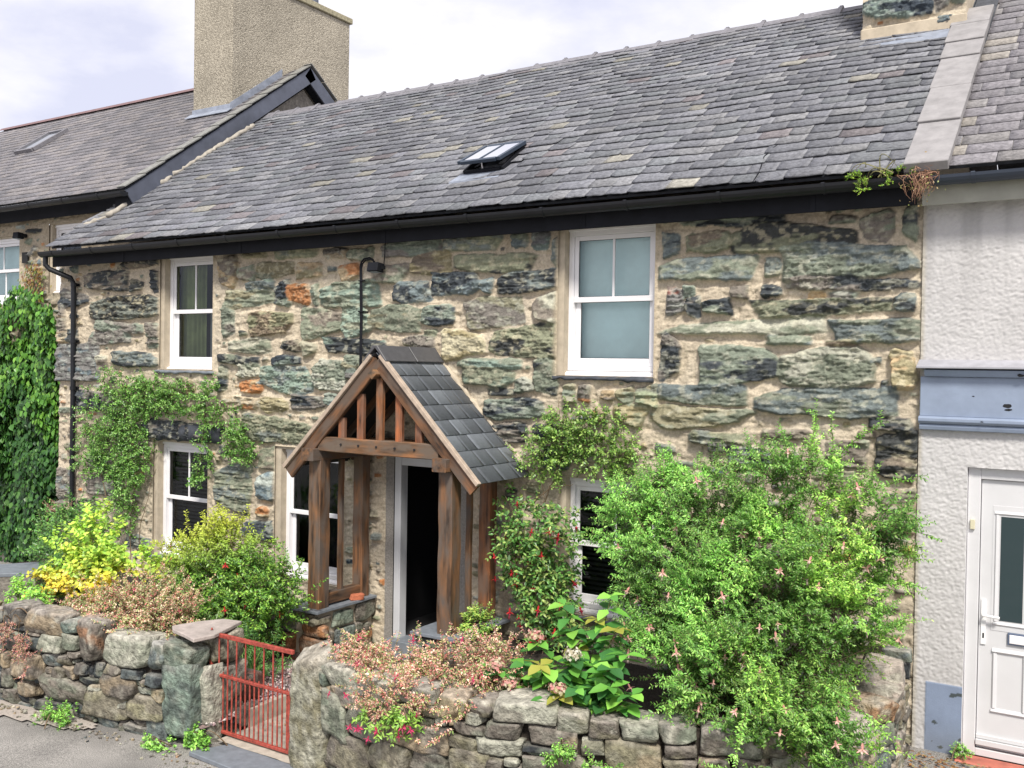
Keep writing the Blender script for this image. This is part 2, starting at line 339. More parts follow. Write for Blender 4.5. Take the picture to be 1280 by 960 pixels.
STONES = '''-6.12 4.389 0.486 0.06 D;-6.824 4.173 0.472 0.133 DK;-6.147 4.09 0.122 0.069 D;-5.735 4.127 0.105 0.136 D;-7.612 3.936 0.349 0.109 KD;-6.384 3.793 0.759 0.148 DB;-6.534 3.525 0.517 0.07 GK;-6.785 3.368 0.499 0.088 KG;-7.585 3.407 0.121 0.091 D;-5.795 3.416 0.113 0.17 KG;-7.482 2.979 0.497 0.282 KB;-6.865 3.022 0.109 0.098 L;-6.15 3.081 0.494 0.095 BD;-7.847 3.556 0.108 0.24 KT;-4.313 4.222 0.156 0.191 KT;-3.956 4.173 0.142 0.082 GK;-3.481 4.196 0.302 0.1 VG;-2.927 4.166 0.222 0.09 TV;-3.727 4.019 0.232 0.054 BC;-3.989 3.855 0.475 0.102 GV;-3.327 3.907 0.124 0.138 DG;-3.039 3.899 0.156 0.121 OO;-2.791 3.87 0.071 0.112 G;-4.307 3.56 0.128 0.168 GK;-3.56 3.551 0.392 0.147 GK;-3.966 3.264 0.418 0.079 GL;-4.065 3.079 0.41 0.059 DG;-3.164 3.265 0.147 0.061 KD;-3.268 3.09 0.233 0.053 DG;-2.883 3.235 0.113 0.075 L;-4.377 2.847 0.094 0.144 VD;-3.921 2.942 0.18 0.071 LG;-3.884 2.762 0.191 0.079 OT;-3.27 2.853 0.425 0.153 CB;-2.741 2.9 0.057 0.142 G;-3.463 2.533 0.227 0.085 VT;-4.077 2.539 0.342 0.076 TO;-2.905 2.589 0.247 0.09 KD;-3.396 2.228 0.602 0.146 GB;-3.124 4.39 0.334 0.056 GB;-3.855 4.403 0.223 0.034 VK;-5.088 2.144 0.722 0.127 D;-4.162 1.458 0.311 0.263 BG;-3.559 1.863 0.142 0.132 G;-3.558 1.521 0.138 0.163 LB;-3.69 0.963 0.265 0.102 D;-7.787 1.233 0.232 0.203 KB;-7.919 0.74 0.125 0.241 K;-7.165 0.956 0.265 0.09 DK;-7.045 2.474 0.466 0.125 KD;-7.015 0.772 0.233 0.108 KD;-5.873 1.844 0.146 0.137 KT;-5.718 1.239 0.131 0.17 K;-5.978 0.546 0.349 0.086 BK;-4.351 1.925 0.058 0.056 D;-6.851 1.27 0.345 0.125 KG;-6.912 1.622 0.289 0.125 GK;-2.479 4.346 0.197 0.066 KT;-2.089 4.319 0.186 0.072 DG;-1.35 4.358 0.406 0.09 G;-0.506 4.377 0.389 0.089 BG;0.09 4.359 0.114 0.071 G;0.335 4.352 0.101 0.089 KG;0.506 4.231 0.048 0.162 G;-2.251 4.124 0.164 0.087 OT;-1.691 4.087 0.301 0.099 KG;-1.076 4.165 0.263 0.11 KV;-0.236 4.137 0.504 0.089 GD;0.19 3.924 0.361 0.103 BD;-0.758 3.939 0.333 0.112 DB;-0.323 3.902 0.08 0.079 G;-1.313 3.862 0.259 0.108 DB;-2.208 3.868 0.461 0.138 CG;-2.729 3.548 0.343 0.164 KG;-2.127 3.555 0.219 0.159 GC;-1.556 3.58 0.334 0.136 GV;-0.963 3.595 0.207 0.109 GD;-0.227 3.623 0.421 0.145 VK;0.399 3.644 0.137 0.121 LK;-2.18 3.273 0.498 0.094 CD;-1.238 3.315 0.21 0.062 KV;-1.064 3.411 0.086 0.034 G;-0.596 3.288 0.295 0.127 LV;0.129 3.313 0.425 0.148 GD;-0.282 3.079 0.389 0.049 GC;-0.3 2.938 0.318 0.092 GC;0.163 2.858 0.114 0.067 LG;0.42 2.963 0.13 0.165 GD;-0.121 2.787 0.172 0.035 GD;0.032 2.619 0.353 0.104 DG;-2.507 2.919 0.287 0.17 LG;-2.194 3.085 0.125 0.065 GV;-2.153 2.947 0.086 0.058 G;-2.44 2.641 0.148 0.066 G;-0.036 2.362 0.217 0.098 KD;0.476 2.393 0.205 0.076 KD;0.555 2.144 0.16 0.126 DB;1.747 4.21 0.092 0.11 DB;2.119 4.218 0.204 0.093 KG;2.32 4.422 0.486 0.061 GD;2.895 4.212 0.528 0.119 DG;3.316 4.358 0.13 0.035 K;3.607 4.272 0.129 0.105 GK;3.866 4.284 0.057 0.126 DG;2.117 3.978 0.458 0.098 BG;2.712 3.973 0.075 0.08 G;3.383 3.991 0.542 0.135 BG;3.401 3.802 0.528 0.053 D;1.793 3.677 0.087 0.122 R;1.981 3.632 0.085 0.08 KD;1.94 3.778 0.062 0.051 K;2.428 3.75 0.08 0.064 K;2.723 3.759 0.081 0.053 BD;2.224 3.619 0.134 0.072 D;3.119 3.604 0.594 0.078 DG;3.119 3.712 0.067 0.024 K;3.342 3.71 0.117 0.025 GK;3.847 3.631 0.09 0.065 D;2.418 3.431 0.747 0.056 GL;2.881 3.323 0.193 0.041 G;3.58 3.388 0.361 0.099 GB;1.78 3.158 0.11 0.177 D;2.448 3.095 0.356 0.153 GD;3.213 3.081 0.381 0.168 LG;3.846 3.064 0.097 0.162 VT;3.331 3.293 0.137 0.024 G;3.68 2.93 0.027 0.046 D;3.629 3.152 0.044 0.02 D;2.101 2.817 0.44 0.09 BG;2.083 2.614 0.499 0.084 GV;3.289 2.781 0.661 0.115 BG;3.744 2.616 0.185 0.056 D;1.539 2.778 0.105 0.094 B;1.353 2.605 0.182 0.091 VG;0.854 2.791 0.072 0.081 KO;0.7 2.794 0.068 0.089 VG;1.112 2.786 0.072 0.046 TK;1.309 2.791 0.092 0.076 VG;2.281 2.415 0.283 0.06 GB;2.557 2.264 0.18 0.084 BG;2.264 2.327 0.097 0.047 K;2.884 2.491 0.207 0.041 KG;3.812 2.352 0.152 0.178 D;3.563 2.515 0.078 0.029 K;3.836 1.903 0.137 0.156 TV;3.421 2.345 0.193 0.107 KG;3.322 2.11 0.196 0.094 GK'''
WALL_L = '''1.819 0.521 0.15 0.096 KD;2.248 0.498 0.268 0.112 KT;2.611 0.515 0.095 0.061 B;2.862 0.417 0.145 0.19 KO;3.309 0.373 0.291 0.152 LG;3.721 0.378 0.102 0.125 B;2.008 0.071 0.237 0.114 K;1.73 0.082 0.056 0.078 TK;1.756 -0.097 0.081 0.102 K;2.37 0.322 0.158 0.079 LG;2.044 -0.159 0.131 0.07 K;2.506 -0.09 0.324 0.108 KG;2.463 0.05 0.094 0.061 K;2.633 0.075 0.068 0.061 KT;3.235 0.05 0.214 0.111 KT;2.959 -0.006 0.081 0.028 L;3.087 -0.154 0.255 0.133 VK;3.589 -0.101 0.236 0.102 VK;3.294 -0.108 0.055 0.048 LK;3.741 0.038 0.083 0.061 VT;1.812 0.238 0.096 0.059 D;2.539 0.18 0.07 0.043 K;3.17 0.193 0.094 0.049 K;3.407 0.182 0.115 0.045 D;3.697 0.164 0.12 0.051 D;2.371 -0.278 0.184 0.043 D;1.801 -0.267 0.102 0.059 K;2.866 0.043 0.116 0.028 D;2.668 0.257 0.099 0.027 K;2.773 0.139 0.083 0.046 D;2.617 0.362 0.09 0.071 G;2.097 0.292 0.104 0.073 D'''
WALL_R = '''0.246 0.511 0.201 0.1 L;0.67 0.525 0.222 0.087 LK;1.064 0.565 0.171 0.057 LK;1.368 0.525 0.121 0.079 TV;1.599 0.54 0.104 0.055 K;1.944 0.552 0.23 0.085 LK;0.372 0.364 0.262 0.065 K;0.156 0.217 0.136 0.162 GL;0.507 0.222 0.214 0.128 KG;1.066 0.237 0.302 0.113 K;0.336 -0.059 0.264 0.15 KV;0.834 0.041 0.205 0.11 VK;1.202 0.076 0.158 0.07 K;1.477 0.273 0.109 0.048 VK;1.551 0.468 0.072 0.046 LT;1.516 0.375 0.118 0.05 KG;1.763 0.289 0.177 0.068 LG;1.788 0.419 0.133 0.059 KG;1.509 0.148 0.16 0.083 VK;2.144 0.406 0.186 0.072 KT;2.096 0.307 0.145 0.022 D;1.86 0.195 0.055 0.027 L;1.732 0.158 0.063 0.05 K;2.025 0.2 0.091 0.058 K;2.281 0.515 0.126 0.076 L;2.526 0.5 0.11 0.071 KV;2.778 0.494 0.136 0.074 GL;3.029 0.505 0.141 0.061 GK;3.366 0.485 0.188 0.095 KG;3.705 0.492 0.1 0.103 K;2.44 0.362 0.084 0.066 L;2.734 0.323 0.2 0.101 VT;2.268 0.223 0.144 0.053 VK;3.052 0.394 0.111 0.043 K;3.058 0.299 0.115 0.043 KV;3.286 0.326 0.105 0.047 K;3.508 0.349 0.1 0.047 KG'''
# ================================================================== SETTING: ground
def gz(x, y):
    """street surface: climbs gently towards the neighbouring door on the right"""
    x = np.asarray(x, float); y = np.asarray(y, float)
    return -.36+.33*sstep(.8, 4.2, x)+0*y
def ground():
    xs = np.concatenate([[-400, -120, -50, -25, -14], np.arange(-9, 9.01, .25), [14, 30, 80, 400]])
    ys = np.concatenate([[-400, -120, -50, -25, -14], np.arange(-10, 0.51, .25), [8, 20, 80, 400]])
    X, Y = np.meshgrid(xs, ys, indexing='ij'); Z = gz(X, Y)+(fbm2(X*1.1, Y*1.1, 31)-.5)*.02*(np.abs(X) < 10)
    V = np.stack([X, Y, Z], -1).reshape(-1, 3); ny = len(ys)
    F = np.array([(i*ny+j, (i+1)*ny+j, (i+1)*ny+j+1, i*ny+j+1) for i in range(len(xs)-1) for j in range(ny-1)])
    m = bpy.data.materials.new('asphalt'); m.use_nodes = True; t = m.node_tree; b = t.nodes['Principled BSDF']; b.inputs['Roughness'].default_value = .85
    tc = N(t, 'ShaderNodeTexCoord'); n = N(t, 'ShaderNodeTexNoise', Scale=150.0, Detail=4.0); n2 = N(t, 'ShaderNodeTexNoise', Scale=1.7, Detail=5.0)
    t.links.new(tc.outputs['Object'], n.inputs['Vector']); t.links.new(tc.outputs['Object'], n2.inputs['Vector'])
    c = N(t, 'ShaderNodeValToRGB'); e = c.color_ramp.elements; e[0].position = .36; e[0].color = (.09, .088, .085, 1); e[1].position = .66; e[1].color = (.42, .405, .385, 1)
    c2 = N(t, 'ShaderNodeValToRGB'); c2.color_ramp.elements[0].position = .3; c2.color_ramp.elements[0].color = (.68, .67, .65, 1); c2.color_ramp.elements[1].position = .7; c2.color_ramp.elements[1].color = (1.12, 1.1, 1.06, 1)
    q = N(t, 'ShaderNodeMix'); q.data_type = 'RGBA'; q.blend_type = 'MULTIPLY'; q.inputs[0].default_value = 1
    t.links.new(n.outputs['Fac'], c.inputs[0]); t.links.new(n2.outputs['Fac'], c2.inputs[0]); t.links.new(c.outputs[0], q.inputs[6]); t.links.new(c2.outputs[0], q.inputs[7]); t.links.new(q.outputs[2], b.inputs['Base Color'])
    bp = N(t, 'ShaderNodeBump', Strength=.5, Distance=.006); t.links.new(n.outputs['Fac'], bp.inputs['Height']); t.links.new(bp.outputs[0], b.inputs['Normal'])
    o = mesh_np('road', V, F, m, smooth=True); tag(o, kind='structure')
ground()

def patch(name, outline, z, m, amp=.01, step=.08, kind='structure', thick=None):
    """an uneven sheet over a polygon (convex or not), sampled on a grid"""
    P = np.array(outline); x0, y0 = P.min(0); x1, y1 = P.max(0)
    xs = np.arange(x0, x1+step, step); ys = np.arange(y0, y1+step, step); nx, ny = len(xs), len(ys)
    X, Y = np.meshgrid(xs, ys, indexing='ij')
    def inside(x, y):
        c = np.zeros(x.shape, bool); j = len(P)-1
        for i in range(len(P)):
            k = ((P[i, 1] > y) != (P[j, 1] > y)) & (x < (P[j, 0]-P[i, 0])*(y-P[i, 1])/(P[j, 1]-P[i, 1]+1e-12)+P[i, 0]); c ^= k; j = i
        return c
    Z = (z(X, Y) if callable(z) else z+0*X)+(fbm2(X*6, Y*6, 77)-.5)*amp*2
    V = np.stack([X, Y, Z], -1).reshape(-1, 3); F = []
    cx = (X[:-1, :-1]+step/2); cy = (Y[:-1, :-1]+step/2); ins = inside(cx, cy)
    I, J = np.nonzero(ins); a = I*ny+J
    F = np.stack([a, a+ny, a+ny+1, a+1], 1)
    o = mesh_np(name, V, F, m, smooth=True)
    if kind: tag(o, kind=kind)
    return o
M_conc = mat('concrete_path', (.40, .36, .30), rough=.9, nscale=12, namp=.3, bump=.4, bscale=70, bdist=.005)
M_apron = mat('worn_concrete', (.36, .32, .28), rough=.9, nscale=45, namp=.3, bump=.5, bscale=90, bdist=.005)
patch('garden_path', [(-1.34, -2.66), (-.35, -2.68), (-.35, -.02), (-1.70, -.02), (-1.34, -1.5)], -.31, M_conc, .006, .05)
patch('pavement_apron', [(-6.6, -4.4), (-4.6, -3.52), (-3.3, -3.34), (-2.7, -3.22), (-2.5, -3.05), (-3.0, -2.95), (-6.5, -3.2)], lambda x, y: gz(x, y)+.022, M_apron, .004, .05)
patch('garden_bed_soil', [(-7.9, -3.15), (-4.2, -3.05), (-2.8, -2.9), (-1.7, -2.6), (-2.26, -2.0), (-2.26, -.02), (-7.9, -.02)], lambda x, y: .12-.2*sstep(-2.6, -1.8, x), M_soil, .05)
patch('garden_soil', [(-.25, -2.6), (.8, -2.65), (1.6, -2.55), (2.4, -2.3), (3.3, -1.95), (3.85, -1.4), (3.95, -.02), (-.3, -.02)], .2, M_soil, .05)
# pinkish gravel beside the path, seen through the gate
def gravel():
    n = 2600; r = np.random.default_rng(5)
    x = r.uniform(-2.4, -1.37, n); y = r.uniform(-2.75, -.9, n)
    z = -.185+r.random(n)*.02; Vs = []; Cs = []
    base = np.array([(1, 0, 0), (-1, 0, 0), (0, 1, 0), (0, -1, 0), (0, 0, .7), (0, 0, -.7)], float)
    F0 = np.array([(0, 2, 4), (2, 1, 4), (1, 3, 4), (3, 0, 4), (2, 0, 5), (1, 2, 5), (3, 1, 5), (0, 3, 5)])
    s = r.uniform(.009, .022, n)[:, None, None]*r.uniform(.7, 1.3, (n, 6, 1))
    a = r.uniform(0, 6.28, n); ca, sa = np.cos(a)[:, None], np.sin(a)[:, None]
    B = base[None]*s; X = B[..., 0]*ca-B[..., 1]*sa; Y = B[..., 0]*sa+B[..., 1]*ca
    V = np.stack([X+x[:, None], Y+y[:, None], B[..., 2]+z[:, None]], -1).reshape(-1, 3)
    F = (F0[None]+(np.arange(n)*6)[:, None, None]).reshape(-1, 3)
    pal = np.array([(.42, .28, .27), (.5, .4, .38), (.3, .2, .21), (.55, .5, .46), (.2, .16, .17)]); C_ = np.repeat(pal[r.integers(0, 5, n)], 6, 0)
    o = mesh_np('gravel', V, F, M_petal_solid, col=C_); tag(o, kind='stuff')
    r = np.random.default_rng(9); rk = Rocks()
    for i in range(230):
        x = r.uniform(-4.2, -.4); yb = np.interp(x, [-4.2, -2.8, -1.78, -.4], [-3.22, -3.04, -2.95, -3.06]); y = yb-abs(r.normal(0, .10))-.02; s_ = r.uniform(.004, .013)
        rk.add((x, y, float(gz(x, y))+s_*.6+(.02 if x < -2.6 else 0)), s_*1.3, s_, s_, r.choice(list('KDVLT')), r.uniform(0, 3), sq=2.5)
    tag(rk.build('grit'), kind='stuff')
    patch('gravel_base', [(-2.45, -2.8), (-1.37, -2.8), (-1.37, -.9), (-2.45, -.9)], -.19, mat('gravel_base', (.24, .17, .16), rough=.9, nscale=60, namp=.6), .004)

gravel()

# ================================================================== COTTAGE
cottage = empty('stone_cottage', (-2, 3.3, 0), 'old cottage of greenish rubble stone with pale mortar, dark slate roof and white sash windows', 'cottage')
X0, X1 = -7.95, 3.97
OPEN = [(-5.655, -4.60, 2.95, 4.50), (.535, 1.60, 2.97, 4.52), (-5.76, -4.66, .42, 1.99), (-3.43, -2.30, .42, 2.03), (.60, 1.70, .58, 1.97), (-1.55, -.69, -.35, 2.03)]
def parse(s): return [(float(a), float(b), float(c), float(d), e) for a, b, c, d, e in (t.split() for t in s.split(';'))]
def heightwall(name, x0, x1, z0, z1, openings, stones, y0, parent, seed=3, step=.0105, autofill=5200, mort=MORTAR, plain=None, smin=.05, smax=.34, grey=None):
    nx = int((x1-x0)/step)+1; nz = int((z1-z0)/step)+1
    xs = np.linspace(x0, x1, nx); zs = np.linspace(z0, z1, nz); X, Z = np.meshgrid(xs, zs, indexing='ij'); X = X.astype(np.float32); Z = Z.astype(np.float32)
    r = np.random.default_rng(seed)
    wx = (fbm2(X/.16, Z/.16, 40, 3)-.5)*.055+(fbm2(X/.035, Z/.035, 41, 2)-.5)*.02
    wz = (fbm2(X/.18, Z/.15, 42, 3)-.5)*.045+(fbm2(X/.035, Z/.03, 43, 2)-.5)*.016
    H = (fbm2(X/.5, Z/.4, 44, 3)-.5)*.03+(fbm2(X/.07, Z/.04, 45, 4)-.5)*.028+(np.abs(fbm2(X/.12, Z/.05, 46, 3)-.5))*.02
    tint = fbm2(X/.6, Z/.5, 47, 4)[..., None]; t2 = fbm2(X/.05, Z/.04, 48, 3)[..., None]
    Cc = mort*(.82+.32*tint)*(.8+.4*t2); Cc = Cc*(1-.25*sstep(.5, .75, tint))+np.array((.43, .40, .33))*.25*sstep(.5, .75, tint)
    strat = fbm2(X/.22, Z/.028, 50, 4, .6); strat2 = fbm2(X/.1, Z/.05, 52, 4); fine = fbm2(X/.03, Z/.02, 54, 3)
    pat = fbm2(X/.30, Z/.10, 56, 4); pat2 = fbm2(X/.06, Z/.04, 58, 3)
    occ = np.zeros(X.shape, bool)
    for (a, b, c, d) in openings: occ |= (X > a-.035) & (X < b+.02) & (Z > c-.03) & (Z < d+.02)
    if plain is not None: occ |= plain(X, Z)
    def put(cx, cz, hw, hh, code, n=None, tilt=None, big=True):
        nonlocal H, Cc
        m = .06
        i0, i1 = np.searchsorted(xs, [cx-hw-m, cx+hw+m]); j0, j1 = np.searchsorted(zs, [cz-hh-m, cz+hh+m])
        if i1-i0 < 2 or j1-j0 < 2: return
        sl = (slice(i0, i1), slice(j0, j1))
        tl = r.normal(0, .035) if tilt is None else tilt
        k = .55 if not big else 1.0
        dx = X[sl]-cx+wx[sl]*k; dz = Z[sl]-cz+wz[sl]*k*min(1, hh/.07)
        u = dx*math.cos(tl)+dz*math.sin(tl); v = -dx*math.sin(tl)+dz*math.cos(tl)
        p = n or r.uniform(2.6, 5.0); tp = r.normal(0, .22)     # taper along the length
        hv = hh*(1+tp*u/hw)
        un = u/hw; vn = v/np.maximum(hv, .01); d = np.maximum(np.abs(un), np.abs(vn))
        for _ in range(int(r.integers(3, 6))):          # corners broken off at odd angles
            a_ = r.uniform(0, 6.283); ca_, sa_ = math.cos(a_), math.sin(a_)
            d = np.maximum(d, (un*ca_+vn*sa_)/((abs(ca_)+abs(sa_))*r.uniform(.72, .93)))
        d = np.maximum(d, (np.abs(un)**p+np.abs(vn)**p)**(1/p)*.93)
        e = (1-d)*min(hw, hh)
        msk = sstep(-.003, .005, e); prof = sstep(-.003, .016, e)
        lvl = r.uniform(.034, .078)*min(1, hh/.06)
        lay = r.random()**1.3; a1 = (.003+.042*lay)*min(1, hh/.07); a2 = r.uniform(.004, .022)*min(1, hh/.06)
        ang = r.normal(0, .25); 
        # split slate: stepped laminations, each stone at its own slope
        q = strat[sl]*r.uniform(3, 6)+(v*math.cos(ang)+u*math.sin(ang))*r.uniform(5, 16)+r.random()
        fl = np.floor(q); fr = q-fl; stair = fl*.0+sstep(.55, 1, fr)
        face = (vnoise2(X[sl]/.11+r.random()*50, Z[sl]/.07+r.random()*50, 71)-.5); fac = r.normal(0, .35, 2); h = lvl+min(hh, .09)*(np.maximum(0, v/hh*.5+fac[0]*u/hw*.5-.1)*-.28+np.maximum(0, -v/hh*.6-u/hw*fac[1]-.15)*-.22)+a1*(strat[sl]-.5)*2.2+a2*(stair-.5)+.035*face+.014*(strat2[sl]-.5)*2+.005*(fine[sl]-.5)*2+r.normal(0, .06)*u/hw*.25+r.normal(0, .10)*v/hh*.2*.6
        h = np.maximum(h, .004)
        Hn = H[sl]*(1-prof)+(H[sl]*.3+h)*prof
        # scarf of mortar pulled up against the edge, with a small shadow gap in places
        c0 = PAL[code[0]]; c1 = PAL[code[1]] if len(code) > 1 else PAL[r.choice(list(REL[code[0]]))]
        br = r.uniform(.85, 1.22)
        kk = sstep(.50, .60, pat[sl]+r.normal(0, .05)-.08*v/hh)[..., None]
        k3 = sstep(.54, .70, pat2[sl])[..., None]*.5
        cc = (c0*(1-kk)+c1*kk)*br; cc = cc*(1-k3)+np.array((.40, .39, .30))*k3
        cc = cc*(1+(.7*lay+.1)*(strat[sl][..., None]-.5))*(.85+.3*fine[sl][..., None])*(1+np.array((1, .35, -.6))*r.normal(.0, .08))*(.88+.3*vnoise2(X[sl]/.05+cx*7, Z[sl]/.035, 72)[..., None])
        rim = sstep(.0, -.035, e)*sstep(-.10, -.035, e); Hn = Hn-.012*rim*(v < 0)*(1-prof)   # mortar worn back under each stone
        m3 = msk[..., None]; Cc[sl] = Cc[sl]*(1-m3)+cc*m3; H[sl] = Hn
        occ[sl] |= d < 1.04
    for s in stones:
        if any(a-.02 < s[0] < b+.01 and c < s[1] < d for a, b, c, d in openings): continue
        put(s[0], s[1], s[2]*1.07+.005, s[3]*1.09+.006, s[4])
    # smaller packing stones in the leftover mortar
    keys = list('GGBDKKVVLTGDO'); fixed = []
    from_occ = occ.copy(); cnt = 0
    for k in range(autofill):
        f = (1-k/autofill)**1.5
        hw = r.uniform(smin*.5, smin*.5+(smax*.5-smin*.5)*f); hh = min(hw*.85, r.uniform(.014, .02+.065*f))
        cx = r.uniform(x0+hw, x1-hw); cz = r.uniform(z0+hh, z1-hh)
        i0, i1 = np.searchsorted(xs, [cx-hw-.012, cx+hw+.012]); j0, j1 = np.searchsorted(zs, [cz-hh-.012, cz+hh+.012])
        if i1 <= i0 or j1 <= j0 or occ[i0:i1:2, j0:j1:2].any(): continue
        if hw < .06 and r.random() < .35: occ[i0:i1, j0:j1] = True; continue   # leave some plain mortar
        c = r.choice(keys); put(cx, cz, hw, hh, c+r.choice(list(REL[c])), big=hw > .09); occ[i0:i1, j0:j1] = True
    for (a, b, c, d) in openings:       # stones stop short of the rendered reveals
        e = np.maximum(np.maximum(a-X, X-b), np.maximum(c-Z, Z-d)); k = sstep(.03, .004, e); H = H*(1-k)+.012*k
        k = k[..., None]*.85; Cc = Cc*(1-k)+np.array((.44, .37, .27))*k
    if plain is not None:
        k = plain(X, Z).astype(np.float32); H = H*(1-.85*k); k = k[..., None]; Cc = Cc*(1-k)+np.array((.25, .235, .215))*(.8+.4*tint)*k
    keep = np.ones((nx-1, nz-1), bool); xc = (xs[:-1]+xs[1:])/2; zc = (zs[:-1]+zs[1:])/2
    for (a, b, c, d) in openings: keep[np.ix_((xc > a) & (xc < b), (zc > c) & (zc < d))] = False
    V = np.stack([X, y0-H, Z], -1).reshape(-1, 3)
    I, J = np.nonzero(keep); a = I*nz+J; F = np.stack([a, a+nz, a+nz+1, a+1], 1)
    used = np.zeros(len(V), bool); used[F.ravel()] = True; mp_ = np.cumsum(used)-1
    return mesh_np(name, V[used], mp_[F], M_wall, parent, col=Cc.reshape(-1, 3)[used], smooth=True)
def plainzone(X, Z):   # grey rendered strips beside and above the front door
    return ((X > -1.67) & (X < -1.5) & (Z < 2.15) & (Z > -.4)) | ((X > -.72) & (X < -.55) & (Z < 2.1))
wall = heightwall('wall', X0, X1, -.45, 4.5, OPEN, parse(STONES), 0.0, cottage, plain=plainzone)
# sides, back and the top of the walls, so the cottage is a closed shell
mb = MB(); mb.box(X0+.01, X0+.3, .03, 6.7, -.45, 4.45); mb.box(X0+.3, X1, 6.4, 6.7, -.45, 4.45); mb.box(X1-.3, X1-.01, .03, 6.4, -.45, 4.45)
mb.prism([(0.3, 4.45), (6.6, 4.45), (3.35, 7.05)], X0+.6, X1-.3, 'x'); mb.build('side_wall', M_reveal, cottage)

# ---- windows
FY = .10
def sash_window(x0, x1, z0, z1, blind=None, bar=True, label=None, parent=cottage, fy=FY, sillz=True, wallopen=None, inner=.55, lower_bar=False):
    m = MB(); f = .055
    w_ = x1-x0; zm = z0+(z1-z0)*.50
    # outer frame
    m.box(x0, x0+f, fy, fy+.11, z0, z1); m.box(x1-f, x1, fy, fy+.11, z0, z1); m.box(x0+f, x1-f, fy+.002, fy+.108, z1-.075, z1); m.box(x0+f, x1-f, fy+.002, fy+.108, z0, z0+.05)
    m.box(x0-.004, x1+.004, fy-.016, fy-.001, z1-.03, z1+.012)
    fr = m.build('window', M_upvc, parent, bevel=.004)
    if label: fr['label'] = label
    # upper sash (outer track)
    m = MB(); s = .045; a, b = x0+f+.002, x1-f-.002; y = fy+.018
    m.box(a, a+s, y, y+.03, zm, z1-.077); m.box(b-s, b, y, y+.03, zm, z1-.077); m.box(a+s, b-s, y+.001, y+.029, z1-.077-s, z1-.077); m.box(a, b, y-.004, y+.031, zm-.028, zm+.026)
    if bar: m.box((a+b)/2-.012, (a+b)/2+.012, y+.003, y+.026, zm+.026, z1-.077-s)
    m.build('upper_sash', M_upvc, fr, bevel=.003)
    # lower sash (inner track)
    m = MB(); y2 = fy+.058
    m.box(a, a+s+.01, y2, y2+.03, z0+.052, zm-.02); m.box(b-s-.01, b, y2, y2+.03, z0+.052, zm-.02); m.box(a+s+.01, b-s-.01, y2+.001, y2+.029, z0+.052, z0+.052+.075)
    if lower_bar: m.box((a+b)/2-.012, (a+b)/2+.012, y2+.003, y2+.026, z0+.12, zm-.02)
    m.build('lower_sash', M_upvc, fr, bevel=.003)
    for zz0, zz1, yy in ((zm+.02, z1-.08, y+.016), (z0+.06, zm-.02, y2+.016)):
        g = MB(); g.add([(a+.01, yy, zz0), (b-.01, yy, zz0), (b-.01, yy, zz1), (a+.01, yy, zz1)], [(0, 1, 2, 3)]); g.build('pane', M_glass, fr)
    # rubber gasket line round the panes
    g = MB()
    for zz0, zz1, yy, ss in ((zm+.026, z1-.077-s, y+.012, s), (z0+.127, zm-.024, y2+.012, s+.01)):
        q = .005
        g.box(a+ss, a+ss+q, yy, yy+.006, zz0, zz1); g.box(b-ss-q, b-ss, yy, yy+.006, zz0, zz1); g.box(a+ss+q, b-ss-q, yy+.001, yy+.005, zz0, zz0+q); g.box(a+ss+q, b-ss-q, yy+.001, yy+.005, zz1-q, zz1)
    g.build('gasket', M_black, fr)
    # projecting upvc sill
    m = MB(); m.prism([(fy-.045, z0-.052), (fy+.1, z0-.052), (fy+.1, z0-.002), (fy-.0, z0-.004), (fy-.045, z0-.026)], x0-.035, x1+.02, 'x'); m.build('sill', M_upvc, fr, bevel=.004)
    # dark room behind
    m = MB(); yb = fy+inner
    V = [(x0-.1, fy+.115, z0-.1), (x1+.1, fy+.115, z0-.1), (x1+.1, fy+.115, z1+.1), (x0-.1, fy+.115, z1+.1), (x0-.3, yb, z0-.3), (x1+.3, yb, z0-.3), (x1+.3, yb, z1+.3), (x0-.3, yb, z1+.3)]
    m.add(V, [(0, 1, 5, 4), (1, 2, 6, 5), (2, 3, 7, 6), (3, 0, 4, 7), (4, 5, 6, 7)]); m.build('room', M_dark, fr)
    yy = fy+.15
    if blind == 'roller':
        m = MB(); m.box(x0+.03, x1-.03, yy, yy+.004, z0+.03, z1-.05)
        m.build('blind', mat('pale_blind', (.80, .95, .95), rough=.7, nscale=2.5, namp=.13), fr)
    if blind == 'curtain':
        n = 60; V = []; F = []
        for i in range(n+1):
            u = i/n; xx = x0+.0+(w_*.56)*u; yyy = yy+.03+.02*math.sin(u*36+math.sin(u*9))
            V += [(xx, yyy, z0-.05), (xx, yyy, z1)]
        F = [(2*i, 2*i+2, 2*i+3, 2*i+1) for i in range(n)]
        mesh_np('curtain', V, np.array(F), mat('green_curtain', (.26, .30, .13), rough=.9, nscale=3, namp=.35), fr, smooth=True)
        m = MB(); m.box(x0+w_*.58, x0+w_*.64, yy+.06, yy+.07, z0, z0+.74); m.build('curtain_lining', mat('grey_lining', (.25, .28, .27), rough=.9), fr)
    if blind == 'slats':
        m = MB(); k = 0; zz = z0+.06
        while zz < z1-.08:
            m.add([(x0+.06, yy, zz), (x1-.06, yy, zz), (x1-.06, yy+.022, zz+.022), (x0+.06, yy+.022, zz+.022)], [(0, 1, 2, 3)]); zz += .05
        m.build('blind', mat('dark_blind', (.045, .047, .05), rough=.6), fr)
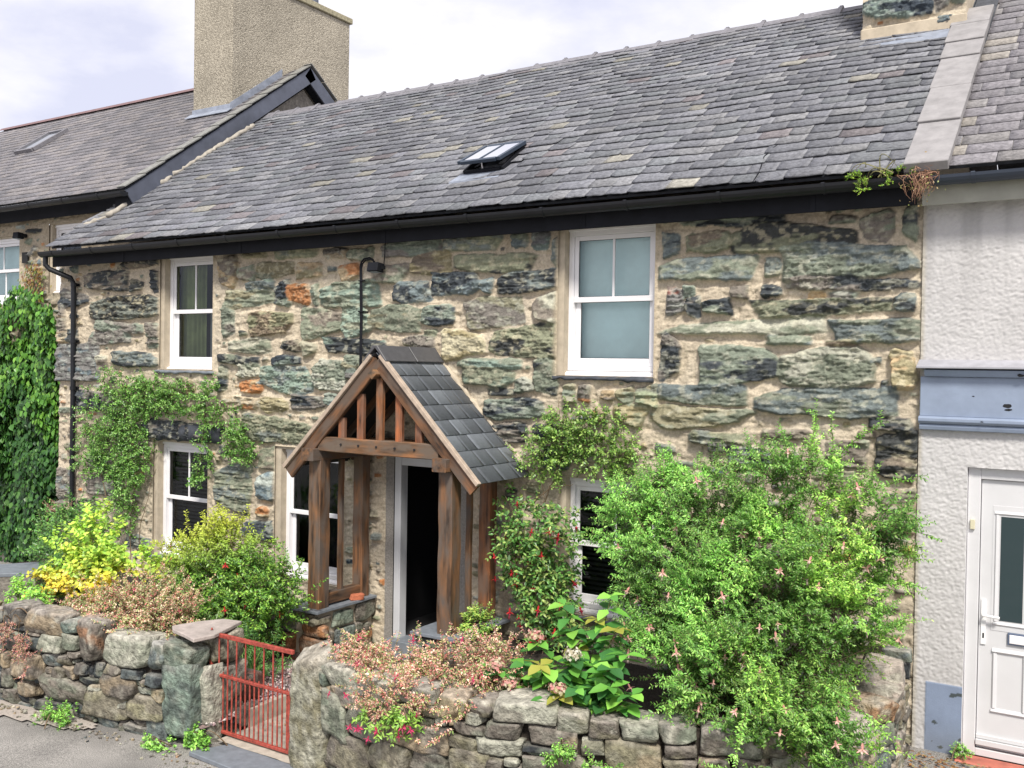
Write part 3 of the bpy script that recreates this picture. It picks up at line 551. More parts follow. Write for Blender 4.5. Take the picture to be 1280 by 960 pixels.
    if wallopen:
        a, b, c, d = wallopen; m = MB()
        w0 = fy-FY*(1 if parent is cottage else .8)+.012
        m.box(a-.02, x0-.001, w0, fy+.1, c, d); m.box(x1+.001, b+.02, w0, fy+.1, c, d); m.box(a-.02, b+.02, w0+.002, fy+.1, z1+.013, max(d+.03, z1+.03)); m.box(a, b, w0+.004, fy+.1, c-.05, z0-.055)
        m.build('reveal', M_reveal, fr)
    return fr
WL = 'upstairs window with a green curtain drawn across its left half'
sash_window(-5.585, -4.60, 2.99, 4.463, 'curtain', label=WL, wallopen=OPEN[0])
sash_window(.600, 1.585, 3.02, 4.455, 'roller', label='upstairs window with a pale blue blind pulled down', wallopen=OPEN[1])
sash_window(-5.69, -4.69, .47, 1.955, 'slats', label='ground floor window with dark slats behind the glass', wallopen=OPEN[2])
sash_window(-3.35, -2.36, .47, 1.985, None, bar=True, label='ground floor window half hidden by the porch', wallopen=OPEN[3])
sash_window(.66, 1.66, .63, 1.93, 'slats', label='ground floor window overgrown by the fuchsia', wallopen=OPEN[4])
# dark slate ledges and lintel
def rough_slab(name, x0, x1, y0, y1, z0, z1, parent, material=None, seed=1, amp=.012):
    r = np.random.default_rng(seed); n = max(4, int((x1-x0)/.06)); V = []; F = []
    for i in range(n+1):
        x = x0+(x1-x0)*i/n; d = r.normal(0, amp, 4)
        V += [(x, y0+d[0]*.8, z0+d[1]*.6), (x, y0+d[2]*.6, z1+d[3]*.3), (x, y1, z1+d[3]*.3), (x, y1, z0)]
    for i in range(n):
        for k in range(4): F.append((i*4+k, i*4+(k+1) % 4, (i+1)*4+(k+1) % 4, (i+1)*4+k))
    F += [(3, 2, 1, 0), (n*4, n*4+1, n*4+2, n*4+3)]
    return mesh_np(name, V, np.array(F), material or M_slab, parent)
M_darkslate = mat('dark_slate_block', (.05, .056, .068), rough=.55, nscale=18, namp=.45, bump=.5, bscale=40, bdist=.006)
rough_slab('slate_ledge', -5.72, -4.58, -.045, .1, 2.895, 2.935, cottage, seed=2)
rough_slab('slate_ledge', .47, 1.60, -.05, .1, 2.925, 2.965, cottage, M_darkslate, seed=3)
rough_slab('slate_ledge', -5.78, -4.62, -.05, .1, .375, .415, cottage, seed=4)
rough_slab('slate_ledge', .56, 1.72, -.05, .1, .535, .575, cottage, seed=5)
rough_slab('lintel', -5.95, -4.42, -.05, .1, 2.0, 2.215, cottage, M_darkslate, seed=6, amp=.02)

# ---- front door: white frame, door standing open on a dark hall
m = MB(); DX0, DX1, DZ = -1.54, -.70, 2.01
m.box(DX0-.005, DX0+.085, -.004, .12, -.3, DZ+.015); m.box(DX1-.085, DX1+.008, -.004, .12, -.3, DZ+.015); m.box(DX0+.085, DX1-.085, -.002, .118, DZ-.085, DZ+.014)
df = m.build('door_frame', mat('grey_white_frame', (.55, .56, .58), rough=.4, nscale=3, namp=.08), cottage, bevel=.005)
m = MB(); m.box(DX0, DX1+.3, 1.6, 1.62, -.35, 2.3); m.box(DX0-.3, DX0-.28, .15, 1.6, -.35, 2.3); m.box(DX1+.28, DX1+.3, .15, 1.6, -.35, 2.3); m.box(DX0-.28, DX1+.28, .15, 1.6, 2.3, 2.32); m.box(DX0-.28, DX1+.28, .15, 1.6, -.06, -.03)
m.box(DX0-.28, DX0, .125, .145, -.35, 2.3); m.box(DX1, DX1+.28, .125, .145, -.35, 2.3)
m.build('hall', M_dark, df)
m = MB(); m.box(DX1-.13, DX1-.09, .14, 1.0, -.02, 1.92); dr = m.build('open_door', mat('dark_door', (.03, .03, .035), rough=.5), df, bevel=.004)
m = MB(); m.tube([(DX1-.16, .8, .98), (DX1-.20, .8, .98), (DX1-.20, .68, 1.0)], .009); m.build('handle', M_upvc, dr)
m = MB(); m.box(DX0-.02, DX1+.02, -.12, .15, -.31, -.03); m.build('doorstep', M_slab, cottage, bevel=.006)

# ---- roof
TH = R(36); EY, EZ = -.35, 4.64; RY, RZ = 3.35, 4.64+3.70*math.tan(R(36))
def roofpt(x, s, h=0):
    """x along, s metres up the slope from the eaves, h above the roof plane; includes the old roof's sag"""
    y = EY+s*np.cos(TH)-h*np.sin(TH); z = EZ+s*np.sin(TH)+h*np.cos(TH)
    return x, y, z
def slates(x0f, x1f, smax, gauges, wr, thick, colf, rs, jit=1.0, px=lambda x, s, h: roofpt(x, s, h), sag=0, holes=(), overlap=2.3, minw=.1):
    V = []; F = []; C_ = []; n = 0; s = 0; row = 0
    while s < smax-.03:
        g = gauges(s); L = min(g*overlap, smax-s+.02); a0, a1 = x0f(s), x1f(s); x = a0-(rs.random()*wr[1] if row else .0)
        while x < a1:
            w = rs.uniform(*wr)*(1-.22*s/max(smax, 1)); xa = max(x, a0); xb = min(x+w, a1); x += w
            if xb-xa < .03: continue
            if any(ha < (xa+xb)/2 < hb and hs0 < s+g*.5 < hs1 for ha, hb, hs0, hs1 in holes): continue
            th = thick*rs.uniform(.7, 1.5); k = 6; rot = rs.normal(0, .012)*jit; so = rs.normal(0, .006)*jit; lift = abs(rs.normal(0, .003))*jit
            tx = np.linspace(xa+.003, xb-.003, k); e = rs.normal(0, .0045, k)*jit; e[0] += abs(rs.normal(0, .010))*jit; e[-1] += abs(rs.normal(0, .010))*jit
            tail = s+so+e+(tx-(xa+xb)/2)*rot
            top = np.full(k, s+L)
            ht = thick*2.6+.004+lift; hh = thick*.3
            sg = sag(tx, s) if sag else 0; sg2 = sag(tx, s+L) if sag else 0
            for hx, ss, h in ((tx, tail, ht+th+sg), (tx, tail+.002, ht+sg-.001), (tx, top, hh+th*.4+sg2)):
                q = px(hx, ss, h+0*hx); V.append(np.stack([q[0], q[1], q[2]], 1))
            c = colf((xa+xb)/2, s, rs); C_.append(np.tile(c, (k*3, 1)))
            a = np.arange(k-1)+n
            F.append(np.stack([a, a+1, a+1+2*k, a+2*k], 1)); F.append(np.stack([a+k, a+k+1, a+1, a], 1))
            F.append(np.array([[n, n+2*k, n+2*k, n+k]])[:, [0, 1, 3]].repeat(1, 0) if False else np.array([[n+k, n, n+2*k, n+2*k]])*1)
            F.append(np.array([[n+k-1, n+2*k-1, n+3*k-1, n+3*k-1]]))
            n += 3*k
        s += g; row += 1
    F = np.concatenate(F); tri = F[:, 2] == F[:, 3]
    return np.concatenate(V), [F[~tri], F[tri][:, :3]], np.concatenate(C_)
def slatecol(x, s, rs):
    base = np.array([(.185, .19, .213), (.172, .177, .197), (.21, .215, .235), (.18, .19, .205), (.225, .228, .24), (.155, .16, .178)])[rs.integers(0, 6)]
    b = rs.uniform(.78, 1.12)
    if rs.random() < .025: base = np.array((.29, .28, .245))
    if rs.random() < .03: base = np.array((.19, .172, .18))
    k = float(vnoise2(np.array(x*.6+3), np.array(s*.9), 9)); return base*b*(.82+.36*k)
def sagf(x, s):
    return (np.sin(x*.55+.8)*.018+np.sin(x*1.9+s)*.007+np.sin(x*4.1+s*2.3)*.004)*np.minimum(1, .4+s)
SL = 4.57
rs = np.random.default_rng(21)
def vx0(s): return -7.76 if s < .75 else -7.60
V, F, C_ = slates(vx0, lambda s: 3.89, SL-.03, lambda s: .185-.065*s/SL, (.19, .40), .011, slatecol, rs, 1.25, sag=sagf, holes=[(-.88, -.38, .86, 1.48)])
roof = mesh_np('roof', V, F, M_slate, cottage, col=C_)
m = MB()   # boarding under the slates, and the back slope
def rp(x, s, h): q = roofpt(x, s, h); return tuple(float(a) for a in q)
m.add([rp(-7.7, .06, -.03), rp(3.95, .06, -.03), rp(3.95, SL, -.03), rp(-7.7, SL, -.03), rp(-7.7, .06, -.005), rp(3.95, .06, -.005), rp(3.95, SL, -.005), rp(-7.7, SL, -.005)], [(0, 1, 2, 3), (4, 5, 6, 7), (0, 1, 5, 4), (1, 2, 6, 5), (2, 3, 7, 6), (3, 0, 4, 7)])
m.build('roof_boarding', M_darkslate, roof)
m = MB(); m.add([(-7.7, RY, RZ-.01), (3.95, RY, RZ-.01), (3.95, 7.0, 4.66), (-7.7, 7.0, 4.66), (-7.7, RY, RZ-.05), (3.95, RY, RZ-.05), (3.95, 7.0, 4.62), (-7.7, 7.0, 4.62)], [(0, 1, 2, 3), (4, 5, 6, 7), (0, 1, 5, 4), (1, 2, 6, 5), (2, 3, 7, 6), (3, 0, 4, 7)]); m.build('back_roof', M_ridge, roof)
# ridge tiles, each with a collar at its joint
x = -7.4; k = 0
while x < 2.95:
    L = .47; r_ = random.uniform(-.006, .006); m = MB(); zz = RZ+.035+r_+float(sagf(np.array(x), 4.5)); t = .018; W_ = .17; D_ = .115
    def chev(x0, x1, e):
        m.prism([(RY-W_-e, zz-D_-e*.3), (RY-.035, zz+e), (RY+.035, zz+e), (RY+W_+e, zz-D_-e*.3), (RY+W_+e, zz-D_-.02), (RY, zz-.03), (RY-W_-e, zz-D_-.02)], x0, x1, 'x')
    chev(x+.004, x+L-.045, 0); chev(x+L-.044, x+L+.012, .014)
    m.box(x+L-.035, x+L+.008, RY-.022, RY+.022, zz+.010, zz+.030)
    m.build('ridge_tile', M_ridge, roof, bevel=.003); x += L
M_fillet = mat('old_mortar', (.36, .33, .28), rough=.9, nscale=9, namp=.35, bump=.5)
# mortar fillet where the roof meets the next house
def ribbon(name, pts, r, mt, parent, seed=0, squash=.5):
    q = np.random.default_rng(seed); m = MB(); P = []
    for i in range(len(pts)-1):
        a = Vector(pts[i]); b = Vector(pts[i+1]); n = max(1, int((b-a).length/.05))
        for k in range(n): P.append(a.lerp(b, k/n)+Vector(q.normal(0, .007, 3)))
    P.append(Vector(pts[-1])); m.tube(P, [r*q.uniform(.6, 1.4) for _ in P], 7); return m.build(name, mt, parent, smooth=True)
ribbon('mortar_fillet', [rp(-7.22, .82, .06), rp(-7.20, 1.3, .06), rp(-7.14, 1.9, .06), rp(-7.14, 2.6, .06), rp(-7.06, 3.3, .06), rp(-7.0, 4.0, .05)], .036, M_fillet, roof, 3)
ribbon('mortar_fillet', [rp(-7.62, .66, .02), rp(-7.45, .74, .03), rp(-7.30, .84, .03)], .032, M_fillet, roof, 4)
# a loose cable lying down the slates
P = [(1086, 0)]
mbx = MB(); cab = [(2.55, 4.45), (2.42, 4.0), (2.36, 3.4), (2.4, 2.9), (2.55, 2.3), (2.72, 1.7), (2.78, 1.3), (2.72, .9), (2.62, .5), (2.66, .2), (2.66, -.02)]
mbx.tube([rp(a, b, .045) for a, b in cab], .006, 5); mbx.build('roof_cable', M_fascia, roof)
# skylight, propped open
def skylight():
    x0, x1, s0, s1 = -.88, -.38, .88, 1.48
    def q(x, s, h): return Vector(rp(x, s, h))
    m = MB()
    def beam(a, b, w=.035, h=.09): m.bar(a, b, w, h, upv=(0, -math.sin(TH), math.cos(TH)))
    beam(q(x0, s0, .04), q(x0, s1, .04)); beam(q(x1, s0, .04), q(x1, s1, .04)); beam(q(x0+.02, s0, .04), q(x1-.02, s0, .04)); beam(q(x0+.02, s1, .04), q(x1-.02, s1, .04))
    k = m.build('skylight', M_fascia, roof, bevel=.004)
    m = MB(); L = s1-s0; lift = .085
    def qq(x, t, h=0): return q(x, s0+L*t-.02, .105+h+lift*(1-t))
    for xx in (x0-.01, x1+.01): m.bar(qq(xx, 0), qq(xx, 1), .045, .04, upv=(0, -math.sin(TH), math.cos(TH)))
    for tt in (0, 1): m.bar(qq(x0+.02, tt), qq(x1-.02, tt), .045, .038, upv=(0, -math.sin(TH), math.cos(TH)))
    m.bar(qq((x0+x1)/2, .02, .01), qq((x0+x1)/2, .98, .01), .018, .02, upv=(0, -math.sin(TH), math.cos(TH)))
    m.build('sash', mat('dark_blue_metal', (.03, .045, .07), rough=.4), k, bevel=.003)
    m = MB(); m.add([qq(x0+.02, .03, .012), qq(x1-.02, .03, .012), qq(x1-.02, .97, .012), qq(x0+.02, .97, .012)], [(0, 1, 2, 3)])
    mg = mat('skylight_glass', (.9, .92, .95), rough=.12, spec=1.0, metal=1); m.build('pane', mg, k)
    m = MB(); m.add([q(x0, s0, -.02), q(x1, s0, -.02), q(x1, s1, -.02), q(x0, s1, -.02)], [(0, 1, 2, 3)]); m.build('shaft', M_dark, k)
    m = MB(); m.tube([q(x0+.24, s0+.02, .08), q(x0+.24, s0+.05, .17)], .008); m.build('stay', M_upvc, k)
    m = MB(); V = [q(x0-.12, s0-.17, .045), q(x1+.03, s0-.17, .045), q(x1+.03, s0-.01, .05), q(x0-.05, s0-.01, .05)]; V += [v+Vector((0, 0, -.02)) for v in V]
    m.add(V, [(0, 1, 2, 3), (7, 6, 5, 4), (0, 1, 5, 4), (1, 2, 6, 5), (2, 3, 7, 6), (3, 0, 4, 7)]); m.build('flashing', M_lead, k)
skylight()
# gutter, fascia, downpipe
def gutter(name, x0, x1, y, z, r, parent, brackets=.9, n=9, mt=None, cap=True):
    m = MB(); k = n
    A = [math.pi+math.pi*i/k for i in range(k+1)]
    outer = [(y+r*math.cos(a), z+r*math.sin(a)) for a in A]; inner = [(y+(r-.008)*math.cos(a), z+(r-.008)*math.sin(a)) for a in A][::-1]
    m.prism(outer+inner, x0, x1, 'x')
    if cap: m.prism(outer, x0-.006, x0-.001, 'x'); m.prism(outer, x1+.001, x1+.006, 'x')
    x = x0+.3
    while x < x1-.2:
        o2 = [(y+(r+.005)*math.cos(a), z+(r+.005)*math.sin(a)) for a in A]; m.prism(o2+[(y+r, z+.008), (y-r, z+.008)], x, x+.03, 'x'); x += brackets
    return m.build(name, mt or M_black, parent)
gutter('gutter', -7.86, 4.02, -.335, 4.60, .075, cottage)
m = MB(); m.box(-7.80, 3.95, -.215, -.19, 4.40, 4.58); m.box(-7.80, 3.95, -.188, -.0, 4.50, 4.52)
for xx in (-6.2, -3.9, -1.6, .9, 3.1): m.box(xx, xx+.05, -.222, -.2155, 4.40, 4.58)
m.build('fascia', M_fascia, cottage, bevel=.003)
m = MB(); m.tube([(-7.78, -.335, 4.53), (-7.78, -.335, 4.42), (-7.74, -.30, 4.36), (-7.53, -.10, 4.24), (-7.50, -.075, 4.16), (-7.50, -.07, 2.6), (-7.505, -.07, .55)], .037, 12)
for zz in (4.12, 3.3, 2.62, 1.55): m.tube([(-7.50, -.07, zz), (-7.50, -.07, zz+.05)], .046, 12); m.box(-7.56, -7.44, -.03, -.015, zz+.005, zz+.045)
m.build('downpipe', M_black, cottage, smooth=False)
# cable conduit bent over to the flood lamp
m = MB(); c0 = [(-2.0, -.10, 2.7), (-2.0, -.10, 3.6), (-2.015, -.10, 4.17), (-2.0, -.10, 4.22), (-1.96, -.10, 4.255), (-1.88, -.10, 4.265), (-1.82, -.11, 4.24), (-1.79, -.12, 4.19)]
m.tube(c0, .011, 7); m.tube([(a+.022, b-.004, c-(.02 if c > 4.1 else 0)) for a, b, c in c0], .009, 7)
m.tube([(-1.66, -.11, 4.15), (-1.655, -.10, 4.3), (-1.66, -.09, 4.5)], .006, 5)
for zz in (3.0, 3.65, 4.0): m.box(-2.03, -1.95, -.118, -.02, zz, zz+.012)
m.build('cable_conduit', M_fascia, cottage)
def floodlamp(x, y, z, label):
    o = empty('flood_lamp', (x, y, z-.07), label, 'lamp', 'black flood lamps on the house walls')
    m = MB(); m.prism([(y-.17, z-.035), (y-.15, z+.065), (y-.05, z+.055), (y-.045, z-.045)], x-.075, x+.075, 'x'); m.build('housing', M_fascia, o, bevel=.006)
    m = MB(); m.box(x-.03, x+.03, y-.045, y+.08, z-.01, z+.05); m.box(x-.085, x-.078, y-.1, y-.04, z-.01, z+.03); m.box(x+.078, x+.085, y-.1, y-.04, z-.01, z+.03); m.box(x-.085, x+.085, y-.04, y-.03, z-.01, z+.03); m.build('bracket', M_black, o)
    m = MB(); m.add([(x-.065, y-.163, z-.041), (x+.065, y-.163, z-.041), (x+.065, y-.055, z-.049), (x-.065, y-.055, z-.049)], [(0, 1, 2, 3)]); m.build('lens', M_lead, o)
    return o
floodlamp(-1.72, -.08, 4.13, 'small black flood lamp under the cottage eaves, above the porch roof')
# ================================================================== PORCH
M_pale = mat('pale_weathered_wood', (.40, .32, .25), rough=.8, nscale=14, namp=.3, stretch=(1, 1, 1), bump=.4, bscale=50, bdist=.003)
porch = empty('timber_porch', (-1.02, -.5, -.3), 'oak framed gabled porch with slate roof on low stone piers at the open front door', 'porch')
PX, PHW, PY0 = -1.02, 1.20, -.97
PZ = 3.17; PE = 1.97; sl_ = (PZ-PE)/PHW
def stone_pier(x0, x1, y0, y1, z0, z1, codes, seed):
    r = np.random.default_rng(seed); m = MB(); m.box(x0+.03, x1-.03, y0+.03, y1, z0, z1); core = m.build('pier', M_reveal, porch)
    path = [(x0, y1), (x0, y0), (x1, y0), (x1, y1)]; L = plen(path); rk = Rocks()
    B = pack(L, lambda s: z0, lambda s: z1, [], r, .12, .30, .08, .17, 900)
    for s, z, hw, hh in B:
        p, t = along(path, s); n = np.array([t[1], -t[0]]); c = r.choice(list(codes)); p = p-n*.035
        rk.add((p[0], p[1], z), hw*.97, .055, hh*.95, c+r.choice(list(REL[c])), math.atan2(t[1], t[0]), sq=6, seed=int(r.integers(1e9)), rough=.05, lich=.15)
    rk.build('stones', core)
stone_pier(-2.24, -1.80, -.93, -.04, -.34, .385, 'OKBRKGK', 11)
stone_pier(-.46, -.02, -.93, -.04, -.34, .385, 'KVLGKB', 12)
def capslab(x0, x1, y0, y1, z, seed):
    r = np.random.default_rng(seed); pts = []
    def edge(a, b, n):
        for i in range(n): t = i/n; pts.append((a[0]+(b[0]-a[0])*t+r.normal(0, .003), a[1]+(b[1]-a[1])*t+r.normal(0, .003)))
    edge((x0, y0), (x1, y0), 5); edge((x1, y0), (x1, y1), 8); edge((x1, y1), (x0, y1), 5); edge((x0, y1), (x0, y0), 8)
    m = MB(); m.prism(pts, z, z+.03, 'z'); return m.build('slate_cap', M_slab, porch, bevel=.003)
capslab(-2.30, -1.76, -1.0, -.03, .39, 1); capslab(-.52, .04, -1.0, -.03, .39, 2)
OR = (1.3, 1.05, .9)
def post(x, y, w=.16, d=.15, z0=.42, z1=2.02, tint=(1, 1, 1)): return timber('post', (x, y, z0), (x, y, z1), d, w, porch, upv=(1, 0, 0), tint=tint)
post(-1.90, -.84, .165, .16); post(-.17, -.84, .165, .16); post(-1.90, -.16, .14, .13, tint=(1.2, 1.1, 1)); post(-.17, -.16, .14, .13, tint=OR)
for x in (-1.90, -.17):
    timber('stud', (x, -.5, .56), (x, -.5, 2.0), .05, .06, porch, upv=(1, 0, 0), tint=(.9, .9, .9))
    timber('bottom_rail', (x, -.76, .50), (x, -.10, .50), .11, .12, porch, tint=(.8, .8, .8))
    timber('wall_plate', (x, -1.03, 2.085), (x, -.01, 2.085), .17, .13, porch, tint=(.95, .95, .95))
timber('tie_beam', (-1.83, -.90, 2.20), (-.24, -.90, 2.20), .10, .155, porch, tint=(1.15, 1.1, 1.0), bevel=.008)
timber('tie_beam', (-1.83, -.08, 2.16), (-.24, -.08, 2.16), .08, .13, porch, tint=(.8, .8, .8))
for x in (-1.53, -1.275, -1.02, -.765, -.51):
    zt = PZ-.17-abs(x-PX)*sl_
    timber('gable_slat', (x, -.895, 2.27), (x, -.895, zt), .05, .085, porch, upv=(1, 0, 0), tint=(1.7, 1.15, .9) if abs(x+1.02) > .1 else (1.5, 1.2, 1))
m = MB()
for x in (-1.50, -1.26, -1.02, -.78, -.53): m.tube([(x, -.952, 2.21), (x, -.962, 2.21)], .012, 8)
m.build('peg', M_dark, porch)
# rafters (barge boards) front and rear, pale capping on their upper edge
nrm = Vector((sl_, 0, 1)).normalized()
for sx_ in (-1, 1):
    a = Vector((PX, PY0+.02, PZ-.085)); b = Vector((PX+sx_*(PHW+.02), PY0+.02, PE-.085-.02)); u = Vector((sx_*sl_, 0, 1)).normalized()
    timber('barge_board', a, b, .035, .14, porch, upv=u, tint=(1.0, .92, .85))
    m = MB(); m.bar(a+u*.082+Vector((0, -.022, 0)), b+u*.082+Vector((0, -.022, 0)), .055, .042, upv=u); m.build('barge_capping', M_pale, porch, bevel=.004)
    for yy in (-.86, -.46, -.06):
        timber('rafter', (PX+sx_*.03, yy, PZ-.09), (PX+sx_*1.13, yy, PZ-.09-1.10*sl_), .05, .09, porch, upv=u, tint=(.8, .75, .7))
timber('ridge_beam', (PX, -1.035, PZ-.215), (PX, -.01, PZ-.215), .08, .08, porch, upv=(1, 0, 1), tint=(1.1, 1.2, 1.2))
def porch_roof(sx_):
    th = math.atan(sl_); L = (PHW+.06)/math.cos(th); r = np.random.default_rng(33+sx_)
    def px(x, s, h):   # x -> depth (y), s up the slope from the eaves
        xx = PX+sx_*(PHW+.06)-sx_*s*math.cos(th)+sx_*h*math.sin(th); zz = PE-.055+s*math.sin(th)+h*math.cos(th); return xx+0*x, x, zz+0*x
    def col(x, s, rr): b = rr.choice([.75, .9, 1.0, 1.35]); return np.array((.15, .165, .185))*b
    V, F, C_ = slates(lambda s: PY0-.022, lambda s: -.005, L-.03, lambda s: .205, (.18, .31), .006, col, r, .12, px=px, overlap=2.0)
    o = mesh_np('slate_roof', V, F, M_newslate, porch, col=C_)
    m = MB(); q = [px(np.array(y), s, h) for y in (PY0+.05, -.005) for s, h in ((.03, -.02), (L-.02, -.02), (L-.02, 0), (.03, 0))]
    m.add([tuple(float(c) for c in p) for p in q], [(0, 1, 2, 3), (7, 6, 5, 4), (0, 4, 5, 1), (1, 5, 6, 2), (2, 6, 7, 3), (3, 7, 4, 0)]); m.build('roof_boarding', M_dark, o)
porch_roof(1); porch_roof(-1)
for y0, y1 in ((-1.0, -.50), (-.485, -.02)):
    m = MB(); W_, D_ = .155, .155; z = PZ+.075
    m.prism([(PX-W_, z-D_), (PX-.03, z), (PX+.03, z), (PX+W_, z-D_), (PX+W_-.012, z-D_-.012), (PX, z-.025), (PX-W_+.012, z-D_-.012)], y0, y1, 'y')
    m.build('ridge_tile', mat('dark_ridge_tile', (.075, .075, .08), rough=.5, nscale=20, namp=.2), porch, bevel=.004)
ribbon('mortar_flashing', [(PX, .0, PZ+.03), (PX+.6, -.0, PZ+.03-.6*sl_), (PX+1.24, -.0, PE+.02)], .03, M_reveal, porch, 8)
ribbon('mortar_flashing', [(PX, .0, PZ+.03), (PX-.6, -.0, PZ+.03-.6*sl_), (PX-1.22, -.0, PE+.04)], .025, M_reveal, porch, 9)
# a broken brick left on the pier
br = empty('broken_brick', (-1.86, -.27, .42), 'small broken orange brick lying on the left slate cap of the porch', 'brick')
rk = Rocks(); rk.add((-1.80, -.33, .452), .085, .04, .032, 'OR', ang=1.15, sq=7, rough=.03, cuts=3, seed=4, lich=.1); b_ = rk.build('brick_piece', br, mat('orange_brick', (.45, .14, .07), rough=.9, nscale=30, namp=.3, bump=.5))

# ================================================================== LEFT HOUSE
lh = empty('left_house', (-9.5, 4.3, 0), 'taller slate roofed stone house on the left with creeper on its front', 'house')
LY = .9
V0 = heightwall('wall', -13.5, -7.25, -.4, 5.55, [(-9.66, -8.78, 4.15, 5.30), (-11.85, -10.50, 4.0, 5.17)], [], LY, lh, seed=9, step=.016, autofill=2600, mort=MORTAR*np.array((.8, .78, .75)), smin=.08, smax=.5)
m = MB(); m.prism([(LY+.02, -.4), (LY+.02, 5.5), (4.3, 8.03), (7.7, 5.5), (7.7, -.4)], -7.62, -7.3, 'x'); m.box(-13.5, -7.5, 7.5, 7.7, -.4, 5.4); m.box(-13.5, -13.2, LY+.03, 7.5, -.4, 5.4)
m.build('gable_wall', M_rock_plain, lh)
fr = sash_window(-9.60, -8.72, 4.20, 5.27, 'slats', parent=lh, fy=LY+.08, bar=False, wallopen=(-9.66, -8.78, 4.15, 5.30))
fr = sash_window(-11.80, -10.55, 4.05, 5.13, 'roller', parent=lh, fy=LY+.08, wallopen=(-11.85, -10.50, 4.0, 5.17), lower_bar=True)
floodlamp(-10.34, LY-.03, 5.12, 'small black flood lamp beside the upper window of the left house')
m = MB(); m.box(-10.38, -10.22, LY-.045, LY-.03, 4.68, 4.86); m.build('air_vent', M_dark, lh)
TL = math.atan(2.6/3.5); LEY, LEZ = .50, 5.62
def lpt(x, s, h): return x, LEY+s*np.cos(TL)-h*np.sin(TL), LEZ-.03+s*np.sin(TL)+h*np.cos(TL)
LSL = (4.3-LEY)/math.cos(TL); LRZ = LEZ-.03+LSL*math.sin(TL)
def lcol(x, s, rs):
    base = np.array([(.20, .19, .20), (.165, .16, .17), (.225, .21, .21)])[rs.integers(0, 3)]
    k = float(vnoise2(np.array(x*.35+1), np.array(s*.5+x*.25), 19)); return base*rs.uniform(.88, 1.12)*(.62+.75*k)
V, F, C_ = slates(lambda s: -17.0, lambda s: -7.16, LSL-.02, lambda s: .17, (.22, .34), .006, lcol, np.random.default_rng(5), .35, px=lpt)
lroof = mesh_np('roof', V, F, M_slate, lh, col=C_)
def lq(x, s, h): q = lpt(x, s, h); return tuple(float(a) for a in q)
m = MB(); m.add([lq(-17, .05, -.03), lq(-7.2, .05, -.03), lq(-7.2, LSL, -.03), lq(-17, LSL, -.03), lq(-17, .05, -.004), lq(-7.2, .05, -.004), lq(-7.2, LSL, -.004), lq(-17, LSL, -.004)], [(0, 1, 2, 3), (4, 5, 6, 7), (0, 1, 5, 4), (1, 2, 6, 5), (2, 3, 7, 6), (3, 0, 4, 7)])
by = 4.3+(4.3-LEY)
m.add([(-17, 4.3, LRZ-.01), (-7.2, 4.3, LRZ-.01), (-7.2, by, LEZ), (-17, by, LEZ), (-17, 4.3, LRZ-.05), (-7.2, 4.3, LRZ-.05), (-7.2, by, LEZ-.04), (-17, by, LEZ-.04)], [(0, 1, 2, 3), (7, 6, 5, 4), (0, 1, 5, 4), (1, 2, 6, 5), (2, 3, 7, 6), (3, 0, 4, 7)])
m.build('roof_boarding', M_darkslate, lroof)
M_redridge = mat('red_ridge_clay', (.17, .10, .10), rough=.7, nscale=9, namp=.35)
x = -17
while x < -8.6:
    m = MB(); z = LRZ+.06; m.prism([(4.3-.14, z-.09), (4.3-.03, z), (4.33, z), (4.44, z-.09), (4.3, z-.03)], x+.006, x+.53, 'x'); m.build('ridge_tile', M_redridge, lroof, bevel=.003); x += .535
# barge boards on the verge, black outside, lead-edged slates above
bx = -7.15
M_barge = mat('slate_blue_barge', (.085, .095, .125), rough=.5, nscale=5, namp=.25)
def barge(p, q, h, name='barge_board'):
    m = MB(); a = Vector(p); b = Vector(q); d = (b-a).normalized(); n = Vector((0, -d.z, d.y)); n = n if n.z < 0 else -n
    V = [a, b, b+n*h, a+n*h]; V = [Vector((bx, v.y, v.z)) for v in V]+[Vector((bx+.028, v.y, v.z)) for v in V]
    m.add(V, [(0, 1, 2, 3), (7, 6, 5, 4), (0, 4, 5, 1), (1, 5, 6, 2), (2, 6, 7, 3), (3, 7, 4, 0)]); return m.build(name, M_barge, lh, bevel=.003)
pk = (0, 4.30, LRZ-.005)
barge((0, LEY+.0, LEZ-.045), pk, .235); barge((0, by, LEZ), (0, pk[1]-.0, pk[2]), .235)
m = MB(); m.box(-7.45, bx-.001, LEY+.06, LEY+.30, LEZ-.33, LEZ-.07); m.build('bargeboard_box', M_fascia, lh)
m = MB()
for sgn in (0, 1):
    for i in range(11):
        s0 = i*LSL/11; s1 = s0+LSL/11
        if sgn == 0: a = lq(bx-.05, s0, .045); b = lq(bx-.05, s1, .03)
        else: a = (bx-.05, by-(s0*math.cos(TL)), LEZ+s0*math.sin(TL)+.05); b = (bx-.05, by-(s1*math.cos(TL)), LEZ+s1*math.sin(TL)+.035)
        m.bar(a, b, .20, .016, upv=(0, -.6, .8))
m.build('verge_slate', mat('verge_slate_lichen', (.20, .20, .185), rough=.8, nscale=16, namp=.4), lroof)
gutter('gutter', -17, -7.12, LEY-.03, LEZ-.07, .07, lh, n=8)
m = MB(); m.box(-17, -7.3, LY-.16, LY-.13, 5.36, 5.63); m.box(-17, -7.3, LY-.128, LY, 5.50, 5.52); m.build('fascia', M_fascia, lh)
